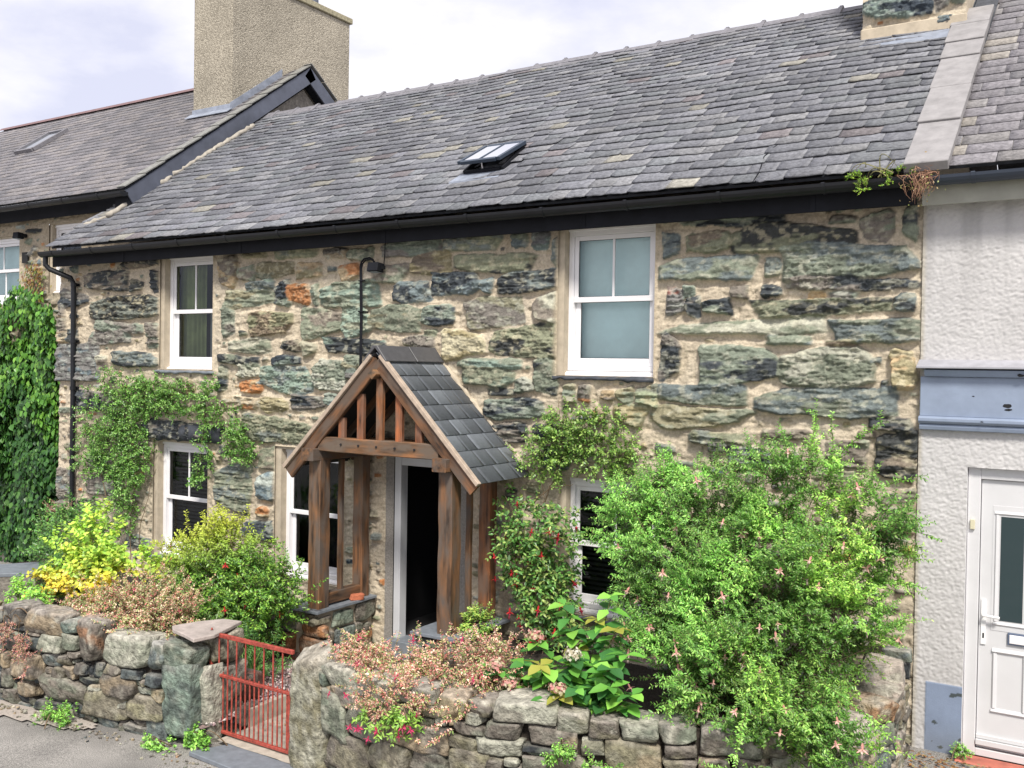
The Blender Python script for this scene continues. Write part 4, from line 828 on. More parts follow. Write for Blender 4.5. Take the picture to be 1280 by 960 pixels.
# velux on the far roof
m = MB(); 
for a, b in (((-13.55, 2.65), (-13.55, 3.55)), ((-12.95, 2.65), (-12.95, 3.55)), ((-13.55, 2.65), (-12.95, 2.65)), ((-13.55, 3.55), (-12.95, 3.55))): m.bar(lq(a[0], a[1], .06), lq(b[0], b[1], .06), .07, .07, upv=(0, -math.sin(TL), math.cos(TL)))
k = m.build('skylight', M_ridge, lroof); m = MB(); m.add([lq(-13.53, 2.67, .07), lq(-12.97, 2.67, .07), lq(-12.97, 3.53, .07), lq(-13.53, 3.53, .07)], [(0, 1, 2, 3)]); m.build('pane', mat('sky_pane', (.25, .27, .3), rough=.1, metal=.7), k)

# roughcast chimney
def roughcast(name, c1, c2, scale=60, dist=.02, stain=.3):
    m = bpy.data.materials.new(name); m.use_nodes = True; t = m.node_tree; b = t.nodes['Principled BSDF']; b.inputs['Roughness'].default_value = .9
    tc = N(t, 'ShaderNodeTexCoord'); v = N(t, 'ShaderNodeTexVoronoi', Scale=float(scale)); n = N(t, 'ShaderNodeTexNoise', Scale=float(scale*.7), Detail=4.0); n2 = N(t, 'ShaderNodeTexNoise', Scale=1.1, Detail=6.0)
    for q in (v, n, n2): t.links.new(tc.outputs['Object'], q.inputs['Vector'])
    sp = N(t, 'ShaderNodeSeparateColor'); t.links.new(v.outputs['Color'], sp.inputs[0])
    mi = N(t, 'ShaderNodeMix'); mi.data_type = 'RGBA'; mi.inputs[6].default_value = (*c1, 1); mi.inputs[7].default_value = (*c2, 1); t.links.new(sp.outputs[0], mi.inputs[0])
    r = N(t, 'ShaderNodeMapRange'); r.inputs['From Min'].default_value = .3; r.inputs['From Max'].default_value = .7; r.inputs['To Min'].default_value = 1-stain; r.inputs['To Max'].default_value = 1.05; t.links.new(n2.outputs['Fac'], r.inputs['Value'])
    s = N(t, 'ShaderNodeVectorMath'); s.operation = 'SCALE'; t.links.new(mi.outputs[2], s.inputs[0]); t.links.new(r.outputs[0], s.inputs['Scale']); t.links.new(s.outputs[0], b.inputs['Base Color'])
    bp = N(t, 'ShaderNodeBump', Strength=1.0, Distance=dist); t.links.new(v.outputs['Distance'], bp.inputs['Height']); bp.invert = True; t.links.new(bp.outputs[0], b.inputs['Normal'])
    return m
M_dash = roughcast('pebble_dash', (.54, .49, .39), (.25, .22, .17), 60, .012, .25)
m = MB(); m.box(-8.53, -7.55, 2.86, 5.80, 5.5, 9.72); ch = m.build('chimney', M_dash, lh, bevel=.01)
m = MB(); m.box(-8.57, -7.51, 2.81, 5.85, 9.721, 9.83); m.build('chimney_cap', mat('cap_stone', (.33, .30, .20), rough=.9, nscale=20, namp=.4, bump=.5), ch, bevel=.012)
m_pot = mat('chimney_pot_grey', (.10, .115, .15), rough=.6, nscale=8, namp=.3)
for yy in (3.3, 3.85, 4.52, 4.98):
    m = MB(); m.tube([(-7.78, yy, 9.84), (-7.78, yy, 10.28), (-7.78, yy, 10.30), (-7.78, yy, 10.38)], [.13, .12, .15, .15], 16); m.build('chimney_pot', m_pot, ch)
m = MB(); 
for i in range(9):
    s = (2.86-LEY)/math.cos(TL)+i*.165; p = lq(-7.50, s, .06); q = lq(-7.50, s+.165, .06); m.prism([(p[1], p[2]-.08), (q[1], q[2]-.08), (q[1], q[2]+.09), (p[1], p[2]+.09)], -7.549, -7.541, 'x')
m.bar(lq(-8.58, (2.80-LEY)/math.cos(TL), .05), lq(-7.5, (2.80-LEY)/math.cos(TL), .05), .16, .012, upv=(0, -.6, .8)); m.box(-8.54, -7.54, 2.845, 2.858, lq(0, 2.9, 0)[2]-.2, lq(0, (2.86-LEY)/math.cos(TL), 0)[2]+.13)
m.build('flashing', M_lead, ch)

# ================================================================== RIGHT HOUSE
rh = empty('right_house', (6.5, 3, 0), 'white roughcast neighbouring house with a blue grey fascia band and slate roof', 'house')
M_white = roughcast('white_roughcast', (.60, .585, .575), (.66, .65, .64), 26, .0, .06)
def right_wall():
    x0, x1, z0, z1, st = 3.975, 9.0, -.2, 4.42, .009
    nx = int((6.2-x0)/st); xs = np.concatenate([np.linspace(x0, 6.2, nx), [7.5, 9.0]]); nz = int((z1-z0)/st); zs = np.linspace(z0, z1, nz); nx = len(xs)
    X, Z = np.meshgrid(xs, zs, indexing='ij')
    u = X+Z*.22; v = Z-X*.25
    a = np.abs(fbm2(u/.028, v/.019, 61, 3)-.5)*2; b = fbm2(X/.02, Z/.016, 63, 2)
    H = (1-a)**2*.008+b*.006+(fbm2(X/.5, Z/.5, 64)-.5)*.012
    pl = (Z < .53) & (X > 4.07); H = np.where(pl, .012+fbm2(X/.2, Z/.2, 65)*.004, H)
    op = (4.345, 5.4, -.2, 2.30)
    fz = ((X > 5.44) | (X < 4.335)) | (Z > 2.31)
    Cc = np.ones(X.shape+(3,))*np.array((.52, .51, .505)); Cc *= (.80+.30*fbm2(X/.35, Z/.6, 66, 5))[..., None]; Cc *= (1-.22*sstep(.35, .75, fbm2(X/.10, Z/1.3, 69, 3))*sstep(3.2, 4.4, Z)-.2*sstep(1.2, .4, Z)*fbm2(X/.2, Z/.2, 70, 3))[..., None]
    chip = (fbm2(X/.07, Z/.05, 67, 4) > .73)&pl
    blue = np.array((.20, .25, .35)); Cc[pl] = blue*(.85+.3*fbm2(X/.1, Z/.1, 68, 3))[pl][:, None]; Cc[chip] = (.05, .065, .07)
    edge = sstep(4.02, 3.975, X)[..., None]; Cc = Cc*(1-edge)+np.array((.42, .39, .33))*edge
    dirt = (sstep(.25, 0, Z)*.3*pl)[..., None]; Cc = Cc*(1-dirt)+np.array((.12, .11, .08))*dirt
    keep = np.ones((nx-1, nz-1), bool); xc = (xs[:-1]+xs[1:])/2; zc = (zs[:-1]+zs[1:])/2; keep[np.ix_((xc > op[0]) & (xc < op[1]), zc < op[3])] = False
    V = np.stack([X, -.015-H, Z], -1).reshape(-1, 3); I, J = np.nonzero(keep); q = I*nz+J; F = np.stack([q, q+nz, q+nz+1, q+1], 1)
    return mesh_np('wall', V, F, mat('white_render', use_col=True, rough=.85, nscale=80, namp=.05, bump=.3, bscale=120, bdist=.004), rh, col=Cc.reshape(-1, 3), smooth=True)
right_wall()
m = MB(); m.box(3.99, 9, 6.4, 6.7, -.3, 4.4); m.box(8.9, 9, 0, 6.4, -.3, 4.4); m.build('back_wall', M_upvc, rh)
for q in ((4.25, 4.344, -.005, .1, -.2, 2.36), (5.401, 5.5, -.005, .1, -.2, 2.36), (4.344, 5.401, -.004, .1, 2.301, 2.4)): m = MB(); m.box(*q); m.build('reveal', M_upvc, rh)
M_blue = mat('blue_grey_paint', (.235, .285, .38), rough=.5, nscale=5, namp=.12, bump=.25, bscale=20, bdist=.004)
m = MB(); m.box(3.985, 9, -.06, -.02, 2.70, 3.02); m.prism([(-.02, 2.64), (-.085, 2.64), (-.105, 2.66), (-.105, 2.685), (-.085, 2.70), (-.02, 2.70)], 3.98, 9, 'x'); m.prism([(-.02, 2.585), (-.07, 2.59), (-.08, 2.62), (-.07, 2.638), (-.02, 2.638)], 3.985, 9, 'x')
band = m.build('fascia_band', M_blue, rh, bevel=.003)
m = MB(); m.prism([(-.02, 3.022), (-.09, 3.022), (-.10, 3.035), (-.12, 3.075), (-.02, 3.085)], 4.02, 9, 'x'); m.build('cornice', M_blue, band)
m = MB(); m.prism([(-.02, 3.087), (-.155, 3.087), (-.155, 3.105), (-.02, 3.16)], 3.965, 9, 'x'); m.build('lead_cap', mat('cap_grey', (.33, .33, .36), rough=.6, nscale=8, namp=.2), band, bevel=.003)
r = np.random.default_rng(8); m = MB()
for cx, cz, s in ((4.62, 2.80, .03), (4.63, 2.77, .02), (4.80, 2.90, .012), (4.38, 2.87, .008), (4.72, 3.04, .02), (4.45, 2.67, .008), (4.88, 2.78, .015)):
    n = 9; V = [(cx+s*1.6*math.cos(a)*r.uniform(.5, 1.2), -.0615 if cz < 3.02 and cz > 2.7 else -.118, cz+s*.7*math.sin(a)*r.uniform(.5, 1.2)) for a in np.linspace(0, 6.28, n, endpoint=False)]
    m = MB(); m.add(V, [tuple(range(n))]); m.build('paint_chip', M_dark, band)
# white door
M_door = mat('white_door', (.60, .60, .61), rough=.4, nscale=3, namp=.05)
m = MB(); fy = .03
m.box(4.347, 4.44, fy, fy+.1, -.02, 2.30); m.box(5.31, 5.40, fy, fy+.1, -.02, 2.30); m.box(4.44, 5.31, fy+.002, fy+.098, 2.205, 2.30); m.box(4.44, 5.31, fy+.002, fy+.098, -.02, .04)
dfr = m.build('door_frame', M_door, rh, bevel=.005)
m = MB(); a, b, y = 4.445, 5.305, fy+.03; m.box(a, b, y, y+.05, .045, 2.20)
def mould(x0, x1, z0, z1, w=.035, d=.014):
    for (p0, p1, q0, q1) in ((x0, x1, z0, z0+w), (x0, x1, z1-w, z1)): m.prism([(y, q0), (y-d, q0+w*.35), (y-d*.6, q1-w*.25), (y, q1)], p0, p1, 'x')
    for p0 in (x0, x1-w): m.prism([(p0, y), (p0+w*.35, y-d), (p0+w*.75, y-d*.6), (p0+w, y)], z0+w, z1-w, 'z')
mould(4.545, 4.80, 1.04, 1.96); mould(4.95, 5.2, 1.04, 1.96); mould(4.545, 4.80, .34, .86, .04, .018); mould(4.95, 5.2, .34, .86, .04, .018); m.box(a, b, y-.045, y-.001, .075, .115); m.box(a, b, y-.02, y-.001, .12, .15); m.box(4.53, 5.22, y-.003, y-.0005, 1.0, 2.0)
door = m.build('door', M_door, dfr, bevel=.003)
m = MB(); m.box(4.59, 4.755, y-.006, y-.001, 1.085, 1.915); m.box(4.995, 5.155, y-.006, y-.001, 1.085, 1.915)
m.build('door_glass', mat('dark_door_glass', (.02, .04, .045), rough=.06, spec=.7), door)
m = MB(); m.box(4.462, 4.498, y-.012, y-.001, .88, 1.24); m.tube([(4.48, y-.01, 1.12), (4.48, y-.055, 1.12), (4.60, y-.06, 1.115)], .011, 8); m.build('handle', mat('white_handle', (.8, .8, .8), rough=.25), door)
m = MB(); m.box(4.474, 4.486, y-.0135, y-.0125, .93, .97); m.build('keyhole', M_dark, door)
m = MB(); m.box(4.655, 4.95, y-.018, y-.001, .905, 1.0); lb = m.build('letter_plate_surround', mat('blue_letterplate', (.10, .13, .2), rough=.5), door, bevel=.003); m = MB(); m.box(4.668, 4.937, y-.026, y-.019, .918, .987); m.build('letter_flap', M_upvc, lb, bevel=.004)
m = MB(); m.box(4.37, 4.405, fy-.025, fy-.001, 1.80, 1.88); m.build('door_bell', mat('cream_plastic', (.6, .56, .4), rough=.5), dfr, bevel=.004)
m = MB(); m.box(4.31, 5.5, -.16, .029, -.25, -.022); m.build('red_step', mat('red_painted_step', (.42, .13, .09), rough=.6, nscale=10, namp=.3), rh, bevel=.01)
# gutter, fascia and roof
gutter('gutter', 4.06, 9, -.29, 4.595, .07, rh, mt=mat('blue_black_gutter', (.03, .04, .06), rough=.4)); m = MB(); m.box(3.99, 9, -.20, -.175, 4.39, 4.56); m.box(3.99, 9, -.174, -.01, 4.42, 4.45); m.build('fascia', mat('olive_grey_fascia', (.32, .32, .27), rough=.6, nscale=5, namp=.15), rh)
def rcol(x, s, rs): b = rs.uniform(.85, 1.15); return np.array([(.20, .19, .205), (.175, .17, .18), (.225, .215, .215), (.26, .24, .215)][rs.choice(4, p=[.4, .35, .2, .05])])*b
V, F, C_ = slates(lambda s: 4.19, lambda s: 9.0, SL, lambda s: .185, (.30, .36), .006, rcol, np.random.default_rng(15), .2)
rroof = mesh_np('roof', V, F, M_slate, rh, col=C_)
m = MB(); m.add([rp(3.96, .05, -.03), rp(9, .05, -.03), rp(9, SL, -.03), rp(3.96, SL, -.03), rp(3.96, .05, -.004), rp(9, .05, -.004), rp(9, SL, -.004), rp(3.96, SL, -.004)], [(0, 1, 2, 3), (4, 5, 6, 7), (0, 1, 5, 4), (1, 2, 6, 5), (2, 3, 7, 6), (3, 0, 4, 7)])
m.add([(3.96, RY, RZ-.01), (9, RY, RZ-.01), (9, 7.0, 4.66), (3.96, 7.0, 4.66), (3.96, RY, RZ-.05), (9, RY, RZ-.05), (9, 7, 4.62), (3.96, 7, 4.62)], [(0, 1, 2, 3), (7, 6, 5, 4), (0, 1, 5, 4), (1, 2, 6, 5), (2, 3, 7, 6), (3, 0, 4, 7)]); m.build('roof_boarding', M_darkslate, rroof)
# stone coping over the party wall
s = -.02
for i, L in enumerate((.80, .76, .74, .42, .5, .5)):
    m = MB(); x0, x1 = 3.875-.012*i, 4.205-.006*i
    P4 = [rp(x0, s+.004, .0), rp(x1, s+.004, .0), rp(x1, s+L, .0), rp(x0, s+L, .0)]; hh = .085+random.uniform(-.006, .006)
    T4 = [rp(x0, s+.004, hh), rp(x1, s+.004, hh), rp(x1, s+L, hh-.01), rp(x0, s+L, hh-.01)]
    m.add(P4+T4, [(3, 2, 1, 0), (4, 5, 6, 7), (0, 1, 5, 4), (1, 2, 6, 5), (2, 3, 7, 6), (3, 0, 4, 7)]); m.build('coping_stone', M_flag, rroof, bevel=.006); s += L+.004
# stone chimney on the party wall
CY = 2.33; CZ = 6.60
c2 = heightwall('chimney', 2.93, 3.95, CZ, 8.6, [], [(3.29, 6.93, .33, .13, 'GD'), (3.72, 6.95, .07, .12, 'LK'), (3.86, 6.97, .07, .11, 'GK'), (3.2, 7.35, .2, .1, 'KV'), (3.65, 7.3, .2, .12, 'GD')], CY, rh, seed=4, step=.012, autofill=160, mort=np.array((.52, .45, .34)))
m = MB(); m.box(2.94, 3.94, CY+.02, 4.4, 5.9, 8.6); m.build('chimney_core', M_reveal, c2)
m = MB(); m.box(2.92, 3.965, CY-.055, CY-.02, CZ-.05, CZ+.13); m.build('base_render', M_reveal, c2, bevel=.012)
m = MB(); m.box(2.955, 3.955, CY-.045, CY+.01, CZ-.30, CZ-.052); V = [rp(2.93, 2.98, .05), rp(3.85, 2.98, .05), rp(3.92, 3.22, .05), rp(2.95, 3.22, .05)]; m.add(V, [(0, 1, 2, 3)]); m.build('flashing', M_lead, c2, bevel=.01)

# ================================================================== GARDEN WALLS
PATHL = [(-5.6, -3.35), (-4.2, -3.2), (-2.8, -3.02), (-1.78, -2.88)]
PATHR = [(-.12, -2.7), (.8, -2.8), (1.6, -2.7), (2.4, -2.43), (3.35, -2.08), (3.88, -1.6), (4.02, -.9), (4.0, -.12)]
def dry_wall(path, stones, zb, zt, name, label, codes, seed, group=None, depth=.38, cop=None):
    o = empty(name, (path[0][0], path[0][1], -.35), label, 'wall', group)
    r = np.random.default_rng(seed); L = plen(path)
    fixed = [(s, z, hw, hh) for s, z, hw, hh, c in stones]
    st = list(stones)
    # coping where none is listed
    s = 0
    copn = cop if cop is not None else zt
    top = [(a, b) for a, b, hw, hh, c in stones]
    while s < L:
        w_ = r.uniform(.22, .5); c = s+w_/2; h = r.uniform(.07, .11)
        zc = copn(c)-h
        if not any(abs(f[0]-c) < f[2]*.9+w_/2*.9 and abs(f[1]-zc) < f[3]+h*.6 for f in fixed) and c+w_/2 < L+.05:
            k = r.choice(list('KLPT')); st.append((c, zc, w_/2, h, k)); fixed.append((c, zc, w_/2, h))
        s += w_ if True else 0
    rk = Rocks(); rc = Rocks()
    for s, z, hw, hh, c in st:
        p, t = along(path, min(max(s, .01), L-.01)); n = np.array([-t[1], t[0]]); a = math.atan2(t[1], t[0]); iscop = z+hh > zt(s)-.09
        dep = depth*.5*r.uniform(.85, 1.05) if iscop else r.uniform(.10, .15)
        q = p+n*(dep-.02+r.normal(0, .008)); (rc if iscop else rk).add((q[0], q[1], z), hw*1.06, dep, hh*1.07, c, a+r.normal(0, .03), tilt=r.normal(0, .03), sq=r.uniform(4, 8), seed=int(r.integers(1e9)), rough=.055, lich=.42 if iscop else .2)
    B = pack(L, lambda s: float(zb(s)), lambda s: zt(s)-.02, fixed, r, .05, .24, .025, .12, 5200, gap=.004)
    for s, z, hw, hh in B:
        p, t = along(path, s); n = np.array([-t[1], t[0]]); a = math.atan2(t[1], t[0]); c = r.choice(list(codes)); dep = r.uniform(.07, .11)
        q = p+n*(dep+r.uniform(-.005, .03)); rk.add((q[0], q[1], z), hw*1.10, dep, hh*1.12, c+r.choice(list(REL[c])), a, tilt=r.normal(0, .06), sq=r.uniform(3.5, 7), seed=int(r.integers(1e9)), rough=.06)
    rc.build('coping', o); rk.build('stones', o)
    # rubble core
    V = []; F = []; n_ = int(L/.08)
    for i in range(n_+1):
        s = L*i/n_; p, t = along(path, s); n = np.array([-t[1], t[0]]); j = r.normal(0, .01, 4)
        a = p+n*(.085+j[0]); b = p+n*(depth-.02)
        V += [(a[0], a[1], zb(s)-.1), (a[0], a[1], zt(s)-.08+j[1]), (b[0], b[1], zt(s)-.08+j[2]), (b[0], b[1], zb(s)-.1)]
    for i in range(n_):
        for k in range(4): F.append((i*4+k, i*4+(k+1) % 4, (i+1)*4+(k+1) % 4, (i+1)*4+k))
    F += [(3, 2, 1, 0), (n_*4, n_*4+1, n_*4+2, n_*4+3)]
    mesh_np('core', V, np.array(F), M_soil, o)
    return o
def zbL(s): p, _ = along(PATHL, s); return float(gz(p[0], p[1]))-.03
def zbR(s): p, _ = along(PATHR, s); return float(gz(p[0], p[1]))-.05
def ztL(s): return .55+.03*math.sin(s*3)
def ztR(s): return .60+.0*s if s < 4.5 else .60+min(.28, (s-4.5)*.2)
dry_wall(PATHL, parse(WALL_L), zbL, ztL, 'garden_wall', 'low dry stone garden wall left of the red gate, with big flat coping stones', 'DKGDBKVD', 41)
dry_wall(PATHR, parse(WALL_R), zbR, ztR, 'garden_wall', 'low dry stone garden wall right of the red gate, curving below the big fuchsia', 'KVGKDTLB', 42)

# gate posts of standing stones
gp = empty('stone_gatepost', (-1.6, -2.6, -.36), 'gatepost of greenish upright slabs under a flat pinkish cap stone, left of the gate', 'gatepost')
def onerock(name, parent, *a, **k): rk = Rocks(); rk.add(*a, **k); return rk.build(name, parent)
_old = (CSV, CSF); CSV, CSF = cubesphere(17)
onerock('upright_slab', gp, (-1.665, -2.78, .00), .20, .12, .38, 'CD', ang=.05, tilt=.04, sq=4.5, rough=.06, cuts=9, seed=5, lich=.15)
onerock('upright_slab', gp, (-1.69, -2.76, .35), .17, .13, .22, 'GC', ang=.05, tilt=-.12, sq=4, rough=.06, cuts=8, seed=8, lich=.3)
onerock('side_slab', gp, (-1.49, -2.62, -.03), .07, .13, .35, 'LK', ang=.1, tilt=.05, sq=5, rough=.05, seed=9, lich=.3)
onerock('side_stone', gp, (-1.62, -2.42, .42), .16, .20, .13, 'VK', ang=0, sq=6, rough=.05, seed=10)
onerock('side_stone', gp, (-1.62, -2.40, .12), .17, .20, .18, 'KV', ang=0, sq=6, rough=.05, seed=14)
onerock('side_stone', gp, (-1.62, -2.40, -.22), .17, .20, .17, 'KG', ang=0, sq=6, rough=.05, seed=13)
m = MB(); m.prism([(-1.97, -2.68), (-1.86, -2.76), (-1.66, -2.80), (-1.46, -2.86), (-1.42, -2.66), (-1.50, -2.42), (-1.58, -2.20), (-1.78, -2.24), (-1.90, -2.44)], .580, .615, 'z'); m.build('cap_stone', mat('pinkish_cap', (.37, .32, .29), rough=.85, nscale=9, namp=.3, bump=.6, bscale=40, bdist=.01), gp, bevel=.006)
gq = empty('stone_gatepost', (-.25, -2.55, -.36), 'tall rough slab of pale lichened stone standing as the right gatepost', 'gatepost')
onerock('upright_slab', gq, (-.29, -2.56, .14), .21, .15, .51, 'VL', ang=.08, tilt=.015, sq=6, rough=.04, cuts=8, seed=15, lich=.5)
onerock('backing_stone', gq, (-.14, -2.38, .44), .2, .16, .17, 'LK', ang=.1, sq=6, rough=.05, seed=17, lich=.6)
CSV, CSF = _old
# boulder and kerb inside the gate
ob = empty('boulder', (-1.75, -2.1, -.3), 'rounded brown boulder on the ground just inside the red gate', 'stone')
_old = (CSV, CSF); CSV, CSF = cubesphere(13)
onerock('stone', ob, (-1.74, -2.08, -.08), .21, .22, .17, 'KR', sq=2.6, rough=.04, cuts=4, seed=3, lich=.05)
ob = empty('boulder', (-1.55, -2.25, -.3), 'pair of small dark stones at the foot of the brown boulder', 'stone')
onerock('stone', ob, (-1.55, -2.42, -.22), .12, .12, .10, 'DK', sq=3, seed=23, lich=.1); onerock('stone', ob, (-1.42, -2.25, -.2), .07, .16, .10, 'KD', sq=3, seed=24, lich=.1)
CSV, CSF = _old
m = MB(); m.box(-1.40, -1.345, -2.30, -.95, -.34, -.14); k = m.build('path_kerb', M_conc, None, bevel=.008); tag(k, 'straight concrete kerb edging the path behind the gate', 'kerb')
m = MB(); m.prism([(-1.36, -2.98), (-.34, -3.04), (-.36, -2.68), (-1.20, -2.66)], -.355, -.315, 'z'); k = m.build('gate_threshold', M_slab, None, bevel=.005); tag(k, 'blue grey slate slab laid as the threshold in front of the red gate', 'step')

# ================================================================== GATE
gate = empty('iron_gate', (-1.05, -2.56, -.3), 'low red painted iron gate with thin upright bars between the stone gateposts', 'gate')
gx0, gx1, gy = -1.575, -.565, -2.57
m = MB(); m.box(gx0-.0, gx0+.032, gy-.016, gy+.016, -.29, .615); m.tube([(gx0+.016, gy, .615), (gx0+.016, gy, .635)], .009); fr = m.build('hinge_stile', M_red, gate, bevel=.003)
for z, h in ((.585, .036), (.225, .026), (-.28, .028)):
    m = MB(); m.box(gx0+.033, gx1+(.03 if z > .5 else .02), gy-.015, gy+.015, z-h/2, z+h/2)
    if z > .5:
        for i in range(8): xx = gx0+.1+i*.115; m.tube([(xx, gy, z+h/2), (xx, gy, z+h/2+.006)], .009, 8)
    m.build('rail', M_red, gate, bevel=.004)
n = 8
for i in range(n):
    xx = gx0+.115+i*.114; m = MB(); m.tube([(xx, gy+.0, -.264), (xx, gy, .565)], .0075, 8); m.build('bar', M_red, gate)
for i in range(n):
    xx = gx0+.115+.057+i*.114
    if xx > gx1: continue
    m = MB(); m.tube([(xx, gy+.0, -.264), (xx, gy, .235), (xx, gy, .262)], [.0075, .0075, .004], 8); m.build('bar', M_red, gate)
m = MB(); m.box(gx1-.02, gx1+.008, gy-.012, gy+.012, -.266, .21); m.build('latch_stile', M_red, gate)
# ================================================================== PLANTS
def unit(v): return v/np.maximum(np.linalg.norm(v, axis=-1, keepdims=True), 1e-9)
class Leaves:
    def __init__(s, green=False): s.V = []; s.F = []; s.C = []; s.n = 0; s.green = green
    def add(s, P, D, Nn, L, W, C_, droop=.15, fold=.18):
        n = len(P); D = unit(D); S_ = unit(np.cross(D, Nn)); U = np.cross(S_, D)
        L = np.broadcast_to(np.asarray(L, float), (n,))[:, None]; W = np.broadcast_to(np.asarray(W, float), (n,))[:, None]
        b = P; m1 = P+D*L*.42-U*L*fold*.5; l = P+D*L*.38-S_*W*.5+U*W*.05; r = P+D*L*.38+S_*W*.5+U*W*.05; t = P+D*L-U*L*droop
        l2 = P+D*L*.72-S_*W*.34-U*L*droop*.35; r2 = P+D*L*.72+S_*W*.34-U*L*droop*.35
        V = np.stack([b, l, l2, t, r2, r, m1], 1).reshape(-1, 3)
        f = np.array([(0, 6, 1), (1, 6, 2), (2, 6, 3), (3, 6, 4), (4, 6, 5), (5, 6, 0)])
        s.F.append((f[None]+(np.arange(n)*7)[:, None, None]+s.n).reshape(-1, 3)); s.V.append(V); s.C.append(np.repeat(C_*LEAFGAIN*np.array((.95, 1.05, .75)) if s.green else C_, 7, 0)); s.n += 7*n
    def build(s, name, parent, m=None): return mesh_np(name, np.concatenate(s.V), np.concatenate(s.F), m or M_leaf, parent, col=np.concatenate(s.C))
class Stems:
    def __init__(s): s.V = []; s.F = []; s.n = 0
    def add(s, pts, r0_, r1_):     # pts (k,3) three-sided tapering stem
        k = len(pts); d = unit(np.gradient(pts, axis=0)); ref = np.array([.3, .5, .81]); a = unit(np.cross(d, ref)); b = np.cross(d, a); rr = np.linspace(r0_, r1_, k)[:, None]
        V = np.stack([pts+a*rr, pts-a*rr*.5+b*rr*.87, pts-a*rr*.5-b*rr*.87], 1).reshape(-1, 3)
        i = np.arange(k-1)*3
        for q in range(3): s.F.append(np.stack([i+q, i+(q+1) % 3, i+3+(q+1) % 3, i+3+q], 1)+s.n)
        s.V.append(V); s.n += 3*k
    def build(s, name, parent, m): return mesh_np(name, np.concatenate(s.V), np.concatenate(s.F), m, parent)
def sprig(lv, st, p, d, L, gap, ll, lw, cols, r, grav=.5, pair=True, rad=.0018, up=.3, jitter=.25, spread=.9, colf=None):
    """a twig with leaves in opposite pairs; returns its tip"""
    k = max(3, int(L/gap)); pts = [np.array(p, float)]; d = np.array(d, float); d /= np.linalg.norm(d)
    for i in range(k): d = d+np.array([r.normal(0, .05), r.normal(0, .05), r.normal(0, .04)-grav*gap]); d /= np.linalg.norm(d); pts.append(pts[-1]+d*gap)
    pts = np.array(pts); st.add(pts, rad*1.6, rad*.5); dd = unit(np.gradient(pts, axis=0))
    idx = np.arange(1, k+1); n = len(idx); P = pts[idx]; D = dd[idx]
    side = unit(np.cross(D, np.array([0, 0, 1.])+r.normal(0, .3, (n, 3)))); 
    alt = np.where(idx % 2 == 0, 1.0, .35)[:, None]; ver = unit(np.cross(side, D))
    s1 = unit(side*alt+ver*(1-alt)*.8)
    for sg in (1, -1):
        dl = D*.55+sg*s1*spread+r.normal(0, jitter, (n, 3)); dl[:, 2] += -.12
        tp = 1-.45*(idx/(k+1)); c = cols[r.integers(0, len(cols), n)]*r.uniform(.8, 1.2, (n, 1))
        if colf is not None: c = colf(P, c)
        nn = np.array([0, 0, 1.])*1.0+np.array([.1, -.45, 0])+r.normal(0, .35, (n, 3))
        lv.add(P, dl, nn, ll*tp*r.uniform(.75, 1.25, n), lw*tp*r.uniform(.8, 1.2, n), c)
    return pts[-1], pts
LEAFGAIN = 1.45
GR = np.array([(.10, .19, .045), (.13, .24, .055), (.075, .15, .04), (.17, .28, .07), (.21, .31, .09)])
DKG = np.array([(.045, .10, .035), (.06, .125, .04), (.035, .08, .03), (.085, .15, .05)])

def flowers(parent, pts, kind, r, size=.035, name='flower'):
    """hanging fuchsia bells: tube, four flared sepals, small skirt and stamens; each one its own part"""
    cols = dict(pink=((.82, .48, .42), (.84, .68, .60)), red=((.62, .045, .05), (.45, .03, .08)), magenta=((.60, .06, .16), (.62, .12, .22)), white=((.7, .68, .58), (.75, .66, .6)))[kind]
    lv = Leaves(); c0, c1 = [np.array(c) for c in cols]; z = size
    P = np.array([(0, 0, 0)]*6, float); a = np.arange(6)*math.pi/3
    D = np.stack([np.cos(a)*.12, np.sin(a)*.12, -np.ones(6)], 1); lv.add(P, D, np.stack([np.cos(a), np.sin(a), 0*a], 1), z*.75, z*.26, np.tile(c0, (6, 1)), droop=0, fold=0)
    a = np.arange(4)*math.pi/2+.3; P = np.tile([(0, 0, -z*.6)], (4, 1)); D = np.stack([np.cos(a), np.sin(a), -.45+0*a], 1); lv.add(P, D, np.tile([(0, 0, 1.)], (4, 1)), z*.85, z*.28, np.tile(c0*1.05, (4, 1)), droop=-.1)
    a = np.arange(4)*math.pi/2+1.1; P = np.tile([(0, 0, -z*.62)], (4, 1)); D = np.stack([np.cos(a)*.35, np.sin(a)*.35, -1+0*a], 1); lv.add(P, D, np.stack([np.cos(a), np.sin(a), .2+0*a], 1), z*.5, z*.4, np.tile(c1, (4, 1)), droop=.05)
    a = np.arange(3)*2.1; P = np.tile([(0, 0, -z*.8)], (3, 1)); D = np.stack([np.cos(a)*.12, np.sin(a)*.12, -1+0*a], 1); lv.add(P, D, np.tile([(0, 1., 0)], (3, 1)), z*.95, z*.05, np.tile(c1*.9, (3, 1)), droop=0)
    proto = None
    for i, p in enumerate(pts):
        if i == 0:
            proto = lv.build(name, None, M_petal); o = proto
            o.parent = parent; o.matrix_parent_inverse = parent_inv(parent)
        else:
            o = proto.copy(); COL.objects.link(o)
        o.location = p; o.rotation_euler = (r.normal(0, .25), r.normal(0, .25), r.uniform(0, 6.28)); s = r.uniform(.8, 1.25); o.scale = (s, s, s)
def parent_inv(par):
    m = Matrix.Identity(4); ch_ = []; q = par
    while q: ch_.append(q); q = q.parent
    for q in reversed(ch_): m = m @ q.matrix_parent_inverse @ q.matrix_basis
    return m.inverted()

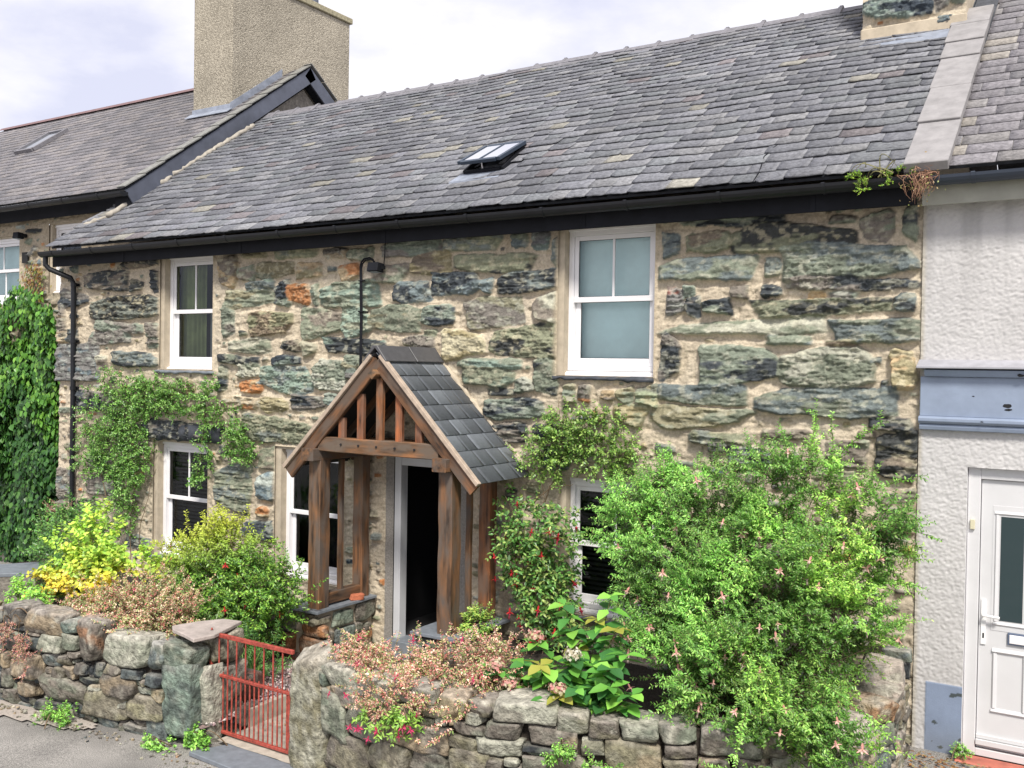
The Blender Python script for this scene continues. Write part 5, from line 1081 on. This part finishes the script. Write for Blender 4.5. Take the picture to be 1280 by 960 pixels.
def shrub(name, label, cat, root, lobes, nclump, nsprig, L, gap, ll, lw, cols, seed, stemm=None, grav=.6, upb=.35, front=None, colf=None, rad=.0018, fl=None, clump_r=.16, pick=None, upward=False, green=True, inner=0):
    """lobes: (cx,cy,cz,rx,ry,rz,weight). clumps of twigs are spread over the lobes' outer shells"""
    r = np.random.default_rng(seed); o = empty(name, root, label, cat); lv = Leaves(green); st = Stems(); LB = np.array([l[:6] for l in lobes]); wts = np.array([l[6] if len(l) > 6 else l[3]*l[5] for l in lobes]); wts = wts/wts.sum()
    tips = []; k = 0; tries = 0
    while k < nclump and tries < nclump*20:
        tries += 1
        b = LB[r.choice(len(LB), p=wts)]; u = r.normal(size=3); u /= np.linalg.norm(u)
        if u[1] > .35 and r.random() < .8: continue
        if u[2] < -.55 and r.random() < .6: continue
        f = r.uniform(.62, 1.0)**.6; c = b[:3]+u*b[3:6]*f
        if front is not None and not front(c): continue
        k += 1; nrm_ = unit((u/b[3:6])[None])[0]
        # supporting branch from the root into the clump
        mid = (np.array(root)+c)/2+np.array([r.normal(0, .08), r.normal(0, .06), .12+abs(r.normal(0, .1))]); t = np.linspace(0, 1, 9)[:, None]
        P0 = np.array(root)+np.array([r.normal(0, .12), r.normal(0, .08), 0]); br_ = (1-t)**2*P0+2*(1-t)*t*mid+t**2*c
        (k % 5 == 0) and st.add(br_, .007, .002)
        cb = r.uniform(.78, 1.2)
        if inner and k < inner: c = b[:3]+u*b[3:6]*r.uniform(.1, .6)+np.array([0, .12, 0]); cb *= .45  # core leaves get darker colour, painting the shade seen in the gaps
        for j in range(nsprig):
            p = c+r.normal(0, clump_r, 3)*np.array([1, .8, .8])*.6
            d = nrm_*.9+np.array([0, 0, upb])+r.normal(0, .45, 3)
            if upward: d = np.array([0, -.1, 1.])+r.normal(0, .3, 3)
            q = unit(d[None])[0]
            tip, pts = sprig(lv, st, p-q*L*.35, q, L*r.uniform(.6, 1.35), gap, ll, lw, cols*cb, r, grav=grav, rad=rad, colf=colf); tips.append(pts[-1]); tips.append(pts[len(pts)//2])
    lv.build('foliage', o); st.build('stem', o, stemm or M_stem)
    if fl:
        kind, nf, size = fl[:3]; T = np.array(tips)
        if pick is not None: T = T[pick(T)]
        T = T[T[:, 1] < np.median(T[:, 1])+.15]
        flowers(o, [tuple(q) for q in T[r.choice(len(T), min(nf, len(T)), replace=False)]-np.array([0, .07, .02])], kind, r, size)
    return o
# 1 the big fuchsia
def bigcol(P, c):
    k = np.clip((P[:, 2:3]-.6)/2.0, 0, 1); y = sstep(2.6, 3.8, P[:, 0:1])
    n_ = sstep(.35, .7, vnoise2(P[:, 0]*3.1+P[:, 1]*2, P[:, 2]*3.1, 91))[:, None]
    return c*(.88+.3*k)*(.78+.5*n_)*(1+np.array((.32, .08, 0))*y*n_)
shrub('fuchsia_bush', 'huge pale pink flowered fuchsia bush sprawling between the cottage wall and the right garden wall', 'bush', (2.9, -1.15, .2),
      [(2.0, -.85, 1.72, .46, .35, .46), (2.35, -1.0, 1.35, .55, .45, .60), (2.75, -1.0, 1.85, .60, .40, .42), (3.25, -.85, 2.16, .44, .35, .40), (3.0, -1.5, 1.35, .6, .3, .5), (3.45, -2.15, .42, .35, .15, .35), (3.78, -1.95, .50, .24, .2, .3, .06), (3.15, -1.2, 1.25, .75, .55, .70), (3.66, -1.0, 1.72, .44, .36, .50), (3.70, -1.15, 1.1, .34, .40, .55), (3.95, -1.2, 1.85, .16, .2, .3, .05), (2.2, -.8, 2.0, .3, .25, .25, .1), 
       (2.55, -1.55, .82, .50, .40, .42), (3.2, -1.85, .80, .55, .40, .45), (3.5, -1.95, .60, .38, .32, .40), (2.15, -1.3, .95, .32, .35, .40), (1.65, -.55, 1.78, .22, .2, .22, .05), (1.45, -.42, 1.45, .16, .15, .25, .035), (2.4, -.6, 2.22, .35, .2, .2, .06)],
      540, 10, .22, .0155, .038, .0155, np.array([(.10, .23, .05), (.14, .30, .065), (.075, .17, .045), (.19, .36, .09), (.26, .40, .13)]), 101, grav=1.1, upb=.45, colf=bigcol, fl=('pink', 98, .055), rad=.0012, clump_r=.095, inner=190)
# long arching shoots of the fuchsia that stand out against the wall
def shoots(name, parent, specs, cols, seed, gap=.02, ll=.040, lw=.018, grav=.7):
    r = np.random.default_rng(seed)
    for (p, q, L) in specs:
        lv = Leaves(True); st = Stems(); tip, pts = sprig(lv, st, p, np.array(q, float), L, gap, ll, lw, cols, r, grav=grav, rad=.0028)
        for i in range(4, len(pts)-3, 4):
            dv = unit((pts[i+1]-pts[i])[None])[0]+r.normal(0, .6, 3); sprig(lv, st, pts[i], dv, r.uniform(.06, .14), gap*.9, ll*.9, lw*.9, cols, r, grav=.4)
        V = np.concatenate(st.V); lv.V.append(V); lv.F.append(np.concatenate([np.concatenate([f[:, :3], f[:, [0, 2, 3]]]) for f in st.F])+lv.n); lv.C.append(np.tile((.2, .22, .08), (len(V), 1))); lv.n += len(V)
        lv.build(name, parent)
fo = bpy.data.objects['fuchsia_bush']
FC = np.array([(.14, .30, .06), (.20, .36, .08), (.10, .22, .05), (.27, .42, .13)])
shoots('arching_shoot', fo, [((3.3, -.8, 2.2), (-.55, -.15, .55), .75), ((3.5, -.8, 2.3), (.35, -.1, .9), .62), ((3.6, -.9, 2.0), (.8, -.1, .5), .7), ((3.7, -.95, 1.9), (1, -.1, .2), .6), ((2.4, -.8, 1.9), (-.5, -.1, .7), .6), ((2.2, -.7, 1.95), (-.7, -.1, .35), .75), ((2.7, -.8, 2.05), (-.2, 0, 1), .42), ((3.0, -.8, 2.1), (.1, -.1, 1), .5), ((2.0, -.7, 1.7), (-1, -.1, .25), .6), ((1.95, -.7, 1.5), (-1, -.1, .1), .55), ((3.5, -2.1, .85), (.5, -.5, -.2), .6), ((3.7, -1.9, .95), (.6, -.5, .1), .7), ((3.3, -2.2, .8), (.1, -.6, -.1), .6), ((3.0, -2.1, .8), (-.3, -.5, 0), .55), ((3.85, -1.1, 1.5), (.8, -.4, .3), .5), ((3.3, -.85, 2.25), (.0, -.1, 1), .6), ((3.45, -.85, 2.2), (.25, 0, 1), .55), ((2.1, -.75, 2.0), (-.3, -.1, .9), .4)], FC, 5)

# climbing leaf masses on a wall: blobs (x, z, rx, rz, weight) at depth y
def climber(name, label, cat, root, blobs, y, n, ll, lw, cols, seed, shade=None, thick=.14, stems=(), flw=None, mode='twig', tipdown=True, leafdroop=.2):
    r = np.random.default_rng(seed); o = empty(name, root, label, cat); lv = Leaves(True); st = Stems(); B = np.array([b[:4] for b in blobs]); w_ = np.array([b[2]*b[3]*(b[4] if len(b) > 4 else 1) for b in blobs]); w_ /= w_.sum(); tips = []
    yf = y if callable(y) else (lambda x, z: y)
    for i in range(n):
        b = B[r.choice(len(B), p=w_)]; a = r.uniform(0, 6.283); q = r.random()**.6; x = b[0]+b[2]*q*math.cos(a); z = b[1]+b[3]*q*math.sin(a); bulge = thick*(1-q*q*.7)
        yy = yf(x, z)-r.uniform(.15, 1)*bulge; p = np.array([x, yy, z])
        if mode == 'twig':
            d = np.array([math.cos(a)*.6, -.45, .15+math.sin(a)*.4])+r.normal(0, .45, 3); tip, pts = sprig(lv, st, p, d, r.uniform(.08, .22), ll*.62, ll, lw, cols*r.uniform(.8, 1.2), r, grav=1.2, rad=.0013); tips.append(tip)
        else:
            m_ = 3; P = p+r.normal(0, .03, (m_, 3)); P[:, 1] = np.minimum(P[:, 1], yf(x, z)-.01); D = np.stack([r.normal(0, .45, m_), -.35+r.normal(0, .15, m_), -1+r.normal(0, .25, m_)], 1); c = cols[r.integers(0, len(cols), m_)]*r.uniform(.7, 1.25, (m_, 1))
            if shade: c = shade(P, c)
            lv.add(P, D, np.stack([r.normal(0, .3, m_), -1+0*P[:, 0], .55+r.normal(0, .25, m_)], 1), *(lambda q_: (ll*q_, lw*q_*r.uniform(.85, 1.1, m_)))(r.uniform(.45, 1.25, m_)), c, droop=leafdroop)
    for s in stems:
        P = np.array(s, float); t = np.linspace(0, len(P)-1, len(P)*5); Q = np.stack([np.interp(t, np.arange(len(P)), P[:, k]) for k in range(3)], 1)+r.normal(0, .006, (len(t), 3)); st.add(Q, .008, .003)
    lv.build('foliage', o)
    if st.V: st.build('stem', o, M_stem)
    if flw:
        T = np.array(tips); kind, nf, sz = flw; flowers(o, [tuple(q-np.array([0, .05, .02])) for q in T[r.choice(len(T), nf, replace=False)]], kind, r, sz)
    return o
# 2 creeper on the left house
CG = np.array([(.05, .125, .032), (.07, .165, .040), (.035, .09, .03), (.10, .22, .05), (.14, .26, .06)])
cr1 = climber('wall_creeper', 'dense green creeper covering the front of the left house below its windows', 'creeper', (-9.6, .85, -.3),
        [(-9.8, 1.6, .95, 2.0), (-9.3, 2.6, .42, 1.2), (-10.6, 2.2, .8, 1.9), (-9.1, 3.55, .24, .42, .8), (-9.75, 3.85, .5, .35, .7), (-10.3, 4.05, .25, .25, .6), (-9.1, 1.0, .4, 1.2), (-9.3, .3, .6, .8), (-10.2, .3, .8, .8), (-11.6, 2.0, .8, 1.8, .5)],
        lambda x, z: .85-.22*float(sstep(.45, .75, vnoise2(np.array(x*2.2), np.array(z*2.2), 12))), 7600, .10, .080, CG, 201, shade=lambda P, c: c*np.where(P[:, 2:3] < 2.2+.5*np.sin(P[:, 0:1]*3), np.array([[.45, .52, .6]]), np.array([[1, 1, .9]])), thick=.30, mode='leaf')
# reddish young tips at the top of the creeper
lv = Leaves(); r = np.random.default_rng(6); n = 260; x = r.normal(-9.95, .16, n); z = 4.15+r.random(n)*.55-np.abs(x+9.95)*.6; P = np.stack([x, .83-r.random(n)*.08, z], 1)
lv.add(P, np.stack([r.normal(0, .5, n), -.3+0*x, -.8+r.normal(0, .3, n)], 1), np.tile([(0, -1, .5)], (n, 1)), .06, .045, np.array([(.28, .17, .05), (.30, .25, .06), (.22, .10, .05), (.16, .22, .06)])[r.integers(0, 4, n)]); lv.build('young_leaves', cr1)
# 3 climbing rose on the cottage, left
RG = np.array([(.10, .19, .05), (.14, .25, .07), (.07, .14, .045), (.22, .32, .11), (.28, .38, .16)])
climber('climbing_rose', 'loose small leaved climbing rose trained over the cottage wall around the left ground floor window', 'climber', (-6.2, -.1, .1),
        [(-5.75, 2.58, .42, .27, 1.2), (-6.25, 2.35, .35, .35), (-6.6, 1.85, .35, .45), (-6.0, 1.75, .3, .35), (-6.55, 2.75, .25, .2, .5), (-5.15, 2.55, .35, .22, .9), (-4.55, 2.5, .2, .30, .8), (-4.15, 2.3, .22, .16, .7), (-3.95, 2.02, .24, .22, 1.1), (-4.62, 1.85, .08, .35, .9), (-4.75, 1.55, .12, .10, .8), (-7.0, 2.3, .25, .35, .35), (-7.1, 1.7, .25, .4, .4), (-6.2, 1.3, .3, .3, .5), (-6.3, .9, .25, .3, .4)],
        -.035, 1650, .046, .028, RG*np.array((.72, .85, .7)), 301, thick=.14, stems=[[(-6.1, -.1, .1), (-6.15, -.08, .9), (-6.0, -.07, 1.6), (-6.2, -.06, 2.2), (-5.9, -.06, 2.6)], [(-5.9, -.2, .1), (-5.75, -.2, .9), (-5.6, -.1, 1.6)], [(-6.6, -.1, 1.0), (-6.9, -.08, 1.7), (-6.7, -.06, 2.3)], [(-5.6, -.08, 2.6), (-5.0, -.08, 2.65), (-4.4, -.08, 2.45), (-4.0, -.08, 2.05)], [(-4.6, -.1, 2.5), (-4.62, -.13, 2.1), (-4.7, -.14, 1.6)]])
# 4 pale rose to the right of the porch
climber('climbing_rose', 'climbing rose with pale yellowish shoots on the wall right of the porch roof', 'climber', (.4, -.12, .2),
        [(.72, 2.38, .30, .26, 1.1), (.50, 2.15, .26, .22), (1.0, 2.45, .28, .2), (1.1, 2.2, .3, .22), (.60, 2.68, .06, .12, .4), (1.25, 2.58, .10, .05, .5), (1.35, 2.2, .22, .14), (.25, 2.1, .14, .12, .3)],
        -.035, 430, .042, .027, RG*np.array((.95, .92, .8)), 302, thick=.20, stems=[[(.35, -.15, .3), (.38, -.15, 1.2), (.5, -.14, 1.7), (.42, -.14, 2.2)], [(.5, -.14, 1.7), (.7, -.14, 2.2), (.62, -.1, 2.75)], [(.3, -.2, 1.6), (.6, -.2, 1.85), (.85, -.2, 1.9)]])
# 5 red fuchsia climbing by the porch
climber('red_fuchsia', 'glossy leaved fuchsia with scarlet bells climbing beside the right porch posts', 'shrub', (.45, -.35, .2),
        [(.45, 1.45, .26, .24, 1.1), (.72, 1.25, .22, .35), (.35, 1.1, .25, .3), (.62, .8, .3, .36, 1.1), (.78, .55, .24, .2), (.25, 1.66, .14, .12, .5), (.12, 1.28, .12, .12, .5), (.85, 1.5, .14, .2, .6)],
        -.16, 620, .064, .036, np.array([(.07, .16, .05), (.10, .22, .06), (.05, .11, .04), (.17, .27, .09), (.26, .30, .12)]), 303, thick=.34, stems=[[(.45, -.35, .2), (.4, -.35, .9), (.3, -.35, 1.5), (.2, -.4, 1.75)], [(.6, -.3, .2), (.72, -.3, .9), (.7, -.3, 1.5)]], flw=('red', 30, .065))
# 6 little plant on the pier cap
shrub('trailing_plant', 'small yellow green leafy plant sitting on the right slate cap of the porch', 'plant', (.0, -.5, .43), [(.02, -.62, .50, .15, .14, .11)], 26, 4, .10, .016, .035, .020, np.array([(.26, .36, .10), (.14, .26, .06), (.36, .40, .12), (.10, .20, .05)]), 31, clump_r=.06)
# 7 yellow leaved shrub, left garden
def ycol(P, c): k = sstep(.95, .55, P[:, 2:3]+(vnoise2(P[:, 0]*5, P[:, 2]*5, 4)[:, None]-.5)*.5); return c*(1-k)+np.array((.46, .33, .05))*k*(.7+.5*c[:, 1:2]/.3)
shrub('golden_shrub', 'shrub of large round lime leaves turning golden yellow behind the left garden wall', 'shrub', (-3.9, -2.0, .2), [(-4.05, -2.05, .95, .28, .25, .42), (-3.75, -2.2, .72, .38, .28, .26), (-3.3, -2.15, .92, .45, .12, .06, .03), (-4.35, -2.1, .70, .26, .25, .3), (-4.55, -1.6, 1.1, .2, .2, .2, .02)], 60, 5, .20, .032, .070, .056, np.array([(.26, .40, .07), (.34, .46, .09), (.20, .32, .06), (.42, .48, .10)]), 33, colf=ycol, grav=.3, upb=.7)
# dark green bush and fading flower heads further left
shrub('dark_bush', 'dark green leafy bush between the creeper and the golden shrub', 'bush', (-5.0, -1.7, .1), [(-4.9, -1.7, .80, .42, .35, .42), (-5.6, -1.3, .85, .4, .3, .42), (-4.5, -1.9, .55, .3, .3, .35)], 70, 6, .20, .026, .055, .030, np.array([(.06, .15, .045), (.10, .22, .06), (.15, .28, .07), (.05, .11, .035)]), 34)
shrub('astilbe_heads', 'faded salmon flower plumes standing in front of the creeper', 'plant', (-5.9, -1.2, .3), [(-6.0, -1.2, 1.15, .22, .15, .14), (-5.75, -1.2, 1.0, .15, .15, .1)], 12, 6, .10, .010, .016, .009, np.array([(.42, .22, .15), (.36, .25, .15), (.48, .32, .24)]), 35, green=False, clump_r=.07)
shrub('lime_edging_plant', 'low lime green leafy plant spilling onto flat stones at the far left', 'plant', (-4.2, -2.75, .35), [(-4.2, -2.72, .58, .32, .12, .12)], 18, 5, .10, .022, .045, .030, np.array([(.20, .38, .08), (.30, .48, .10), (.13, .28, .06)]), 36, clump_r=.08)
# 8 pink variegated plants
PK = np.array([(.66, .40, .31), (.72, .54, .40), (.56, .26, .21), (.50, .48, .22), (.78, .66, .50), (.34, .36, .13), (.62, .22, .20)])
shrub('variegated_pink_fuchsia', 'pink and cream leaved fuchsia cushion spilling over the left garden wall', 'shrub', (-2.9, -2.4, .3), [(-3.0, -2.45, .50, .52, .32, .24), (-2.45, -2.5, .52, .40, .3, .22), (-2.7, -2.2, .68, .40, .3, .20), (-3.35, -2.6, .50, .25, .2, .12)], 210, 6, .14, .013, .030, .016, np.vstack([PK*np.array((1.05, 1.02, .95)), [(.26, .38, .12)], [(.34, .44, .16)], [(.5, .5, .25)]]), 37, green=False, fl=('magenta', 12, .035), grav=.8)
shrub('variegated_pink_fuchsia', 'pink leaved fuchsia trailing over the right garden wall below the porch', 'shrub', (.9, -2.2, .35), [(.50, -2.42, .56, .40, .2, .14), (.95, -2.35, .63, .45, .22, .16), (1.35, -2.2, .66, .36, .22, .17), (.72, -2.76, .47, .26, .1, .13), (1.15, -2.70, .52, .26, .1, .10), (.15, -2.45, .60, .18, .12, .08, .03)], 190, 6, .15, .013, .030, .0145, np.vstack([PK*np.array((1.12, 1.0, 1.0)), [(.26, .38, .12)], [(.34, .44, .16)]]), 38, green=False, fl=('magenta', 22, .042), grav=.8)
shrub('trailing_pink_plant', 'small pink plant hanging down the face of the wall at the far left', 'plant', (-3.7, -3.1, .5), [(-3.65, -3.22, .38, .22, .06, .16), (-3.4, -3.22, .22, .08, .05, .14), (-4.05, -3.25, .48, .15, .05, .06)], 26, 5, .10, .012, .020, .010, PK*np.array((.9, .75, .8)), 39, green=False, grav=1.5, upb=-.2, clump_r=.06)
shrub('trailing_green_tuft', 'tuft of bright green leaves and magenta bells hanging on the right wall face', 'plant', (.85, -2.85, .45), [(.88, -2.88, .36, .14, .06, .08), (.72, -2.88, .34, .2, .05, .1)], 12, 5, .10, .022, .050, .022, np.array([(.22, .36, .08), (.30, .42, .11), (.14, .26, .06)]), 40, grav=1.2, upb=-.2, fl=('magenta', 9, .045), clump_r=.05)
# 9 fuchsia shrub left of the porch
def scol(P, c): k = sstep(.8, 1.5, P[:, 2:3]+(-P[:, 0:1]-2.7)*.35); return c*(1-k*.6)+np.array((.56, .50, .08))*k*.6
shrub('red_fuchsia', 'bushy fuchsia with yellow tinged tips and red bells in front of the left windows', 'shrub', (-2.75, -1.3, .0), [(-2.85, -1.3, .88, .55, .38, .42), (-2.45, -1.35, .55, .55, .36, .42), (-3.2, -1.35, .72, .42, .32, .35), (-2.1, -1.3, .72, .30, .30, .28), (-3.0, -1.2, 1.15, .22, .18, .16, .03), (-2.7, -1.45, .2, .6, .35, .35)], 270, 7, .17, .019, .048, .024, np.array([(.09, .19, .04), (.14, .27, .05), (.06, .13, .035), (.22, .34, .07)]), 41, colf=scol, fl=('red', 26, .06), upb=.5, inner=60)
shrub('fern_clump', 'dark ferny clump of narrow leaves beside the left porch pier', 'plant', (-2.2, -1.55, -.2), [(-2.15, -1.6, .05, .38, .25, .22)], 36, 5, .20, .012, .050, .010, np.array([(.05, .13, .045), (.08, .18, .06), (.12, .22, .08)]), 43, upb=.6)
# iris tuft behind the gate
def tuft(name, label, cat, root, n, L, w_, spread, cols, seed, lean=(0, 0)):
    r = np.random.default_rng(seed); o = empty(name, root, label, cat); V = []; F = []; C_ = []
    for i in range(n):
        a = r.uniform(0, 6.283); l = L*r.uniform(.6, 1.15); k = 6; t = np.linspace(0, 1, k); out_ = spread*r.uniform(.2, 1); p0 = np.array(root)+np.array([r.normal(0, .05), r.normal(0, .05), 0])
        x = p0[0]+math.cos(a)*out_*t**1.6*l+lean[0]*t; y = p0[1]+math.sin(a)*out_*t**1.6*l+lean[1]*t; z = p0[2]+l*(t-.35*out_*t**2.5); ww = w_*(1-t**2)*.5+.0008; b = r.uniform(0, 3.14); c = cols[r.integers(len(cols))]*r.uniform(.8, 1.2)
        q = len(V); 
        for j in range(k): V += [(x[j]-ww[j]*math.cos(b), y[j]-ww[j]*math.sin(b), z[j]), (x[j]+ww[j]*math.cos(b), y[j]+ww[j]*math.sin(b), z[j])]; C_ += [c, c]
        F += [(q+2*j, q+2*j+1, q+2*j+3, q+2*j+2) for j in range(k-1)]
    mesh_np('blades', np.array(V), np.array(F), M_leaf, o, col=np.array(C_)); return o
tuft('iris_tuft', 'upright tuft of bright green strap leaves seen through the red gate', 'plant', (-1.95, -1.75, -.2), 34, .42, .022, .45, np.array([(.20, .36, .09), (.28, .42, .12), (.13, .26, .06)]), 44)
tuft('grass_tuft', 'thin grassy tuft sprouting behind the cap stone of the left gatepost', 'plant', (-2.25, -1.95, .2), 60, .36, .006, .5, np.array([(.20, .33, .10), (.30, .40, .16)]), 45)
shrub('gravel_weed', 'little leafy weed growing in the gravel close to the right gatepost', 'plant', (-1.45, -1.35, -.18), [(-1.45, -1.35, -.05, .08, .08, .1)], 10, 4, .09, .02, .035, .022, np.array([(.2, .36, .09), (.12, .24, .06)]), 46, clump_r=.04)
# 10 hydrangea
HG = np.array([(.09, .23, .055), (.13, .30, .065), (.06, .17, .05), (.19, .36, .08), (.04, .12, .045)])
def hydrangea():
    r = np.random.default_rng(51); root = (1.95, -1.95, .2); o = empty('hydrangea', root, 'hydrangea with broad bright green leaves and faded pink heads behind the right garden wall', 'shrub'); lv = Leaves(True); st = Stems(); heads = []
    stems = [((1.42, -2.38, .74), 1), ((1.75, -2.32, .72), 0), ((1.62, -2.15, .93), 1), ((1.98, -2.2, .86), 1), ((2.12, -2.42, .74), 0), ((2.35, -2.35, .78), 0), ((2.35, -2.1, .95), 0), ((2.0, -1.9, 1.12), 0), ((2.1, -1.85, 1.30), 0), ((1.85, -2.0, 1.02), 0), ((1.55, -2.4, .62), 1), ((2.45, -2.25, .62), 0), ((2.25, -2.3, .60), 0), ((1.9, -2.45, .62), 0), ((2.0, -2.45, .68), 1), ((1.75, -1.95, 1.2), 0), ((2.2, -1.95, 1.08), 0), ((1.65, -2.45, .55), 0), ((1.9, -2.2, .75), 0), ((2.15, -2.2, .7), 0), ((1.6, -2.3, .8), 0), ((1.8, -2.4, .85), 0), ((2.3, -2.25, .88), 0), ((1.45, -2.2, .66), 0), ((2.5, -2.3, .74), 0)]
    for tip, hd in stems:
        tip = np.array(tip); t = np.linspace(0, 1, 8)[:, None]; P = np.array(root)*(1-t)+tip*t+np.array([0, 0, .12])*np.sin(t*3.14); st.add(P, .006, .004)
        for lvl in range(5):
            p = P[-1-lvl*1]; n = 4 if lvl < 1 else 3; a0 = r.uniform(0, 6.28)
            a = a0+np.arange(n)*2*math.pi/n+r.normal(0, .2, n); D = np.stack([np.cos(a), np.sin(a)-.15, .12-.1*lvl+r.normal(0, .15, n)], 1)
            c = HG[r.integers(0, 5, n)]*r.uniform(.85, 1.15, (n, 1))
            if r.random() < .03: c = c*0+np.array((.26, .24, .06))
            L = r.uniform(.13, .20, n)*(1 if lvl else .8); lv.add(np.tile(p, (n, 1)), D, np.tile([(0, -.1, 1.)], (n, 1))+r.normal(0, .15, (n, 3)), L, L*.66, c, droop=.25, fold=.1)
        if hd: heads.append(tip+np.array([0, -.03, .05]))
    lv.build('foliage', o); st.build('stem', o, M_gstem)
    for i, h in enumerate(heads):
        q = Leaves(); n = 150; u = unit(r.normal(size=(n, 3))); u[:, 2] = np.abs(u[:, 2])*.8; P = h+u*np.array([.06, .055, .04])+r.normal(0, .012, (n, 3)); col = np.array([(.62, .34, .30), (.60, .52, .38), (.66, .30, .28), (.5, .46, .25)]) if i != 2 else np.array([(.66, .62, .52), (.7, .66, .55), (.5, .45, .32)])
        q.add(P, np.cross(u, r.normal(size=(n, 3))), u, .026, .022, col[r.integers(0, len(col), n)], droop=.05); q.build('flower_head', o, M_petal)
hydrangea()
# 11 weeds at the foot of the walls, plants in the gutter
WC = np.array([(.16, .32, .07), (.24, .42, .10), (.10, .22, .05)])
shrub('weed', 'patch of green weeds at the foot of the left wall beside the pale concrete', 'weed', (-3.0, -3.2, -.35), [(-2.95, -3.18, -.29, .17, .1, .07)], 16, 5, .10, .018, .035, .020, WC, 52, clump_r=.06)
shrub('weed', 'flat yellowish weeds at the foot of the big green gatepost slab', 'weed', (-1.75, -3.02, -.36), [(-1.72, -3.0, -.33, .17, .06, .035)], 14, 5, .06, .014, .024, .020, WC*1.2, 53, clump_r=.04)
shrub('weed', 'round leaved green weed between the slate threshold and the gatepost', 'weed', (-1.40, -2.85, -.34), [(-1.42, -2.84, -.27, .09, .06, .06)], 10, 5, .07, .018, .045, .034, WC, 54, clump_r=.04)
shrub('wall_fern', 'small ferny weed rooted in the joints of the right garden wall', 'weed', (2.1, -2.6, .3), [(2.2, -2.66, .34, .16, .05, .05), (2.45, -2.55, .28, .1, .05, .06)], 12, 5, .09, .015, .034, .014, WC, 55, grav=1.2, clump_r=.04)
shrub('gutter_moss', 'bright green moss and seedlings growing along the cottage gutter', 'moss', (3.7, -.36, 4.6), [(3.65, -.38, 4.645, .22, .03, .02), (3.85, -.38, 4.65, .1, .03, .02), (3.58, -.42, 4.55, .04, .02, .05), (3.78, -.42, 4.56, .03, .02, .04)], 30, 4, .045, .008, .013, .009, np.array([(.22, .36, .04), (.30, .40, .06), (.12, .28, .04)]), 56, clump_r=.02, stemm=M_gstem)
def dry_tangle():
    r = np.random.default_rng(57); o = empty('dried_plant', (4.0, -.38, 4.55), 'tangle of dry reddish brown stems hanging from the end of the cottage gutter', 'plant'); st = Stems(); lv = Leaves()
    for i in range(70):
        p = np.array([4.0+r.normal(0, .07), -.38+r.normal(0, .03), 4.60+r.normal(0, .02)]); d = np.array([r.normal(0, .7), -.3+r.normal(0, .3), r.normal(.2, .6)]); pts = [p]
        for k in range(9): d = d+r.normal(0, .35, 3)+np.array([-(pts[-1][0]-4.0)*4, 0, -.35]); d /= np.linalg.norm(d); pts.append(pts[-1]+d*.024)
        st.add(np.array(pts), .0028, .0012)
    st.build('stem', o, mat('dry_stem', (.36, .20, .13), rough=.9))
    n = 90; P = np.array([4.0, -.42, 4.52])+r.normal(0, 1, (n, 3))*np.array([.07, .03, .07]); lv.add(P, r.normal(size=(n, 3)), r.normal(size=(n, 3)), .02, .012, np.array([(.3, .34, .1), (.36, .26, .12)])[r.integers(0, 2, n)]); lv.build('foliage', o)
dry_tangle()
# dead leaves on the ground by the neighbour's step
def litter():
    r = np.random.default_rng(60); n = 420; x = r.uniform(3.95, 5.0, n); y = -.2-np.abs(r.normal(0, .35, n)); z = gz(x, y)+.008+r.random(n)*.03*(y > -.45)
    lv = Leaves(); a = r.uniform(0, 6.28, n); lv.add(np.stack([x, y, z], 1), np.stack([np.cos(a), np.sin(a), .1+0*a], 1), np.tile([(0, 0, 1.)], (n, 1))+r.normal(0, .4, (n, 3)), .035, .022, np.array([(.30, .13, .05), (.38, .22, .09), (.22, .11, .05), (.3, .26, .12)])[r.integers(0, 4, n)])
    o = lv.build('leaf_litter', None); tag(o, kind='stuff')
    n = 160; x = r.uniform(-1.3, -.4, n); y = r.uniform(-2.3, -1.0, n); lv = Leaves(); a = r.uniform(0, 6.28, n); lv.add(np.stack([x, y, -.295+0*x], 1), np.stack([np.cos(a), np.sin(a), .1+0*a], 1), np.tile([(0, 0, 1.)], (n, 1)), .03, .02, np.array([(.42, .2, .1), (.4, .26, .15)])[r.integers(0, 2, n)]); o = lv.build('leaf_litter', None); tag(o, kind='stuff')
litter()
shrub('step_weed', 'small green weed growing at the foot of the white neighbouring door frame', 'weed', (4.37, -.1, -.02), [(4.37, -.1, .03, .05, .04, .04)], 8, 4, .06, .012, .022, .014, WC, 61, clump_r=.025)
# low wall with a pale slate top at the far left
m = MB(); pts = [(-5.9, -2.75), (-5.25, -2.62), (-4.85, -2.25), (-4.95, -1.8), (-5.3, -1.75), (-5.6, -2.2), (-6.2, -2.35)]
o = empty('slate_topped_wall', (-5.3, -2.2, -.3), 'low curved wall with a pale blue grey slate top behind the far left garden wall', 'wall')
m.prism(pts, .62, .66, 'z'); m.build('slate_top', M_slab, o, bevel=.005); m = MB(); m.prism([(x*.98-.1, y*.98-.04) for x, y in pts], -.35, .62, 'z'); m.build('masonry', M_rock_plain, o)
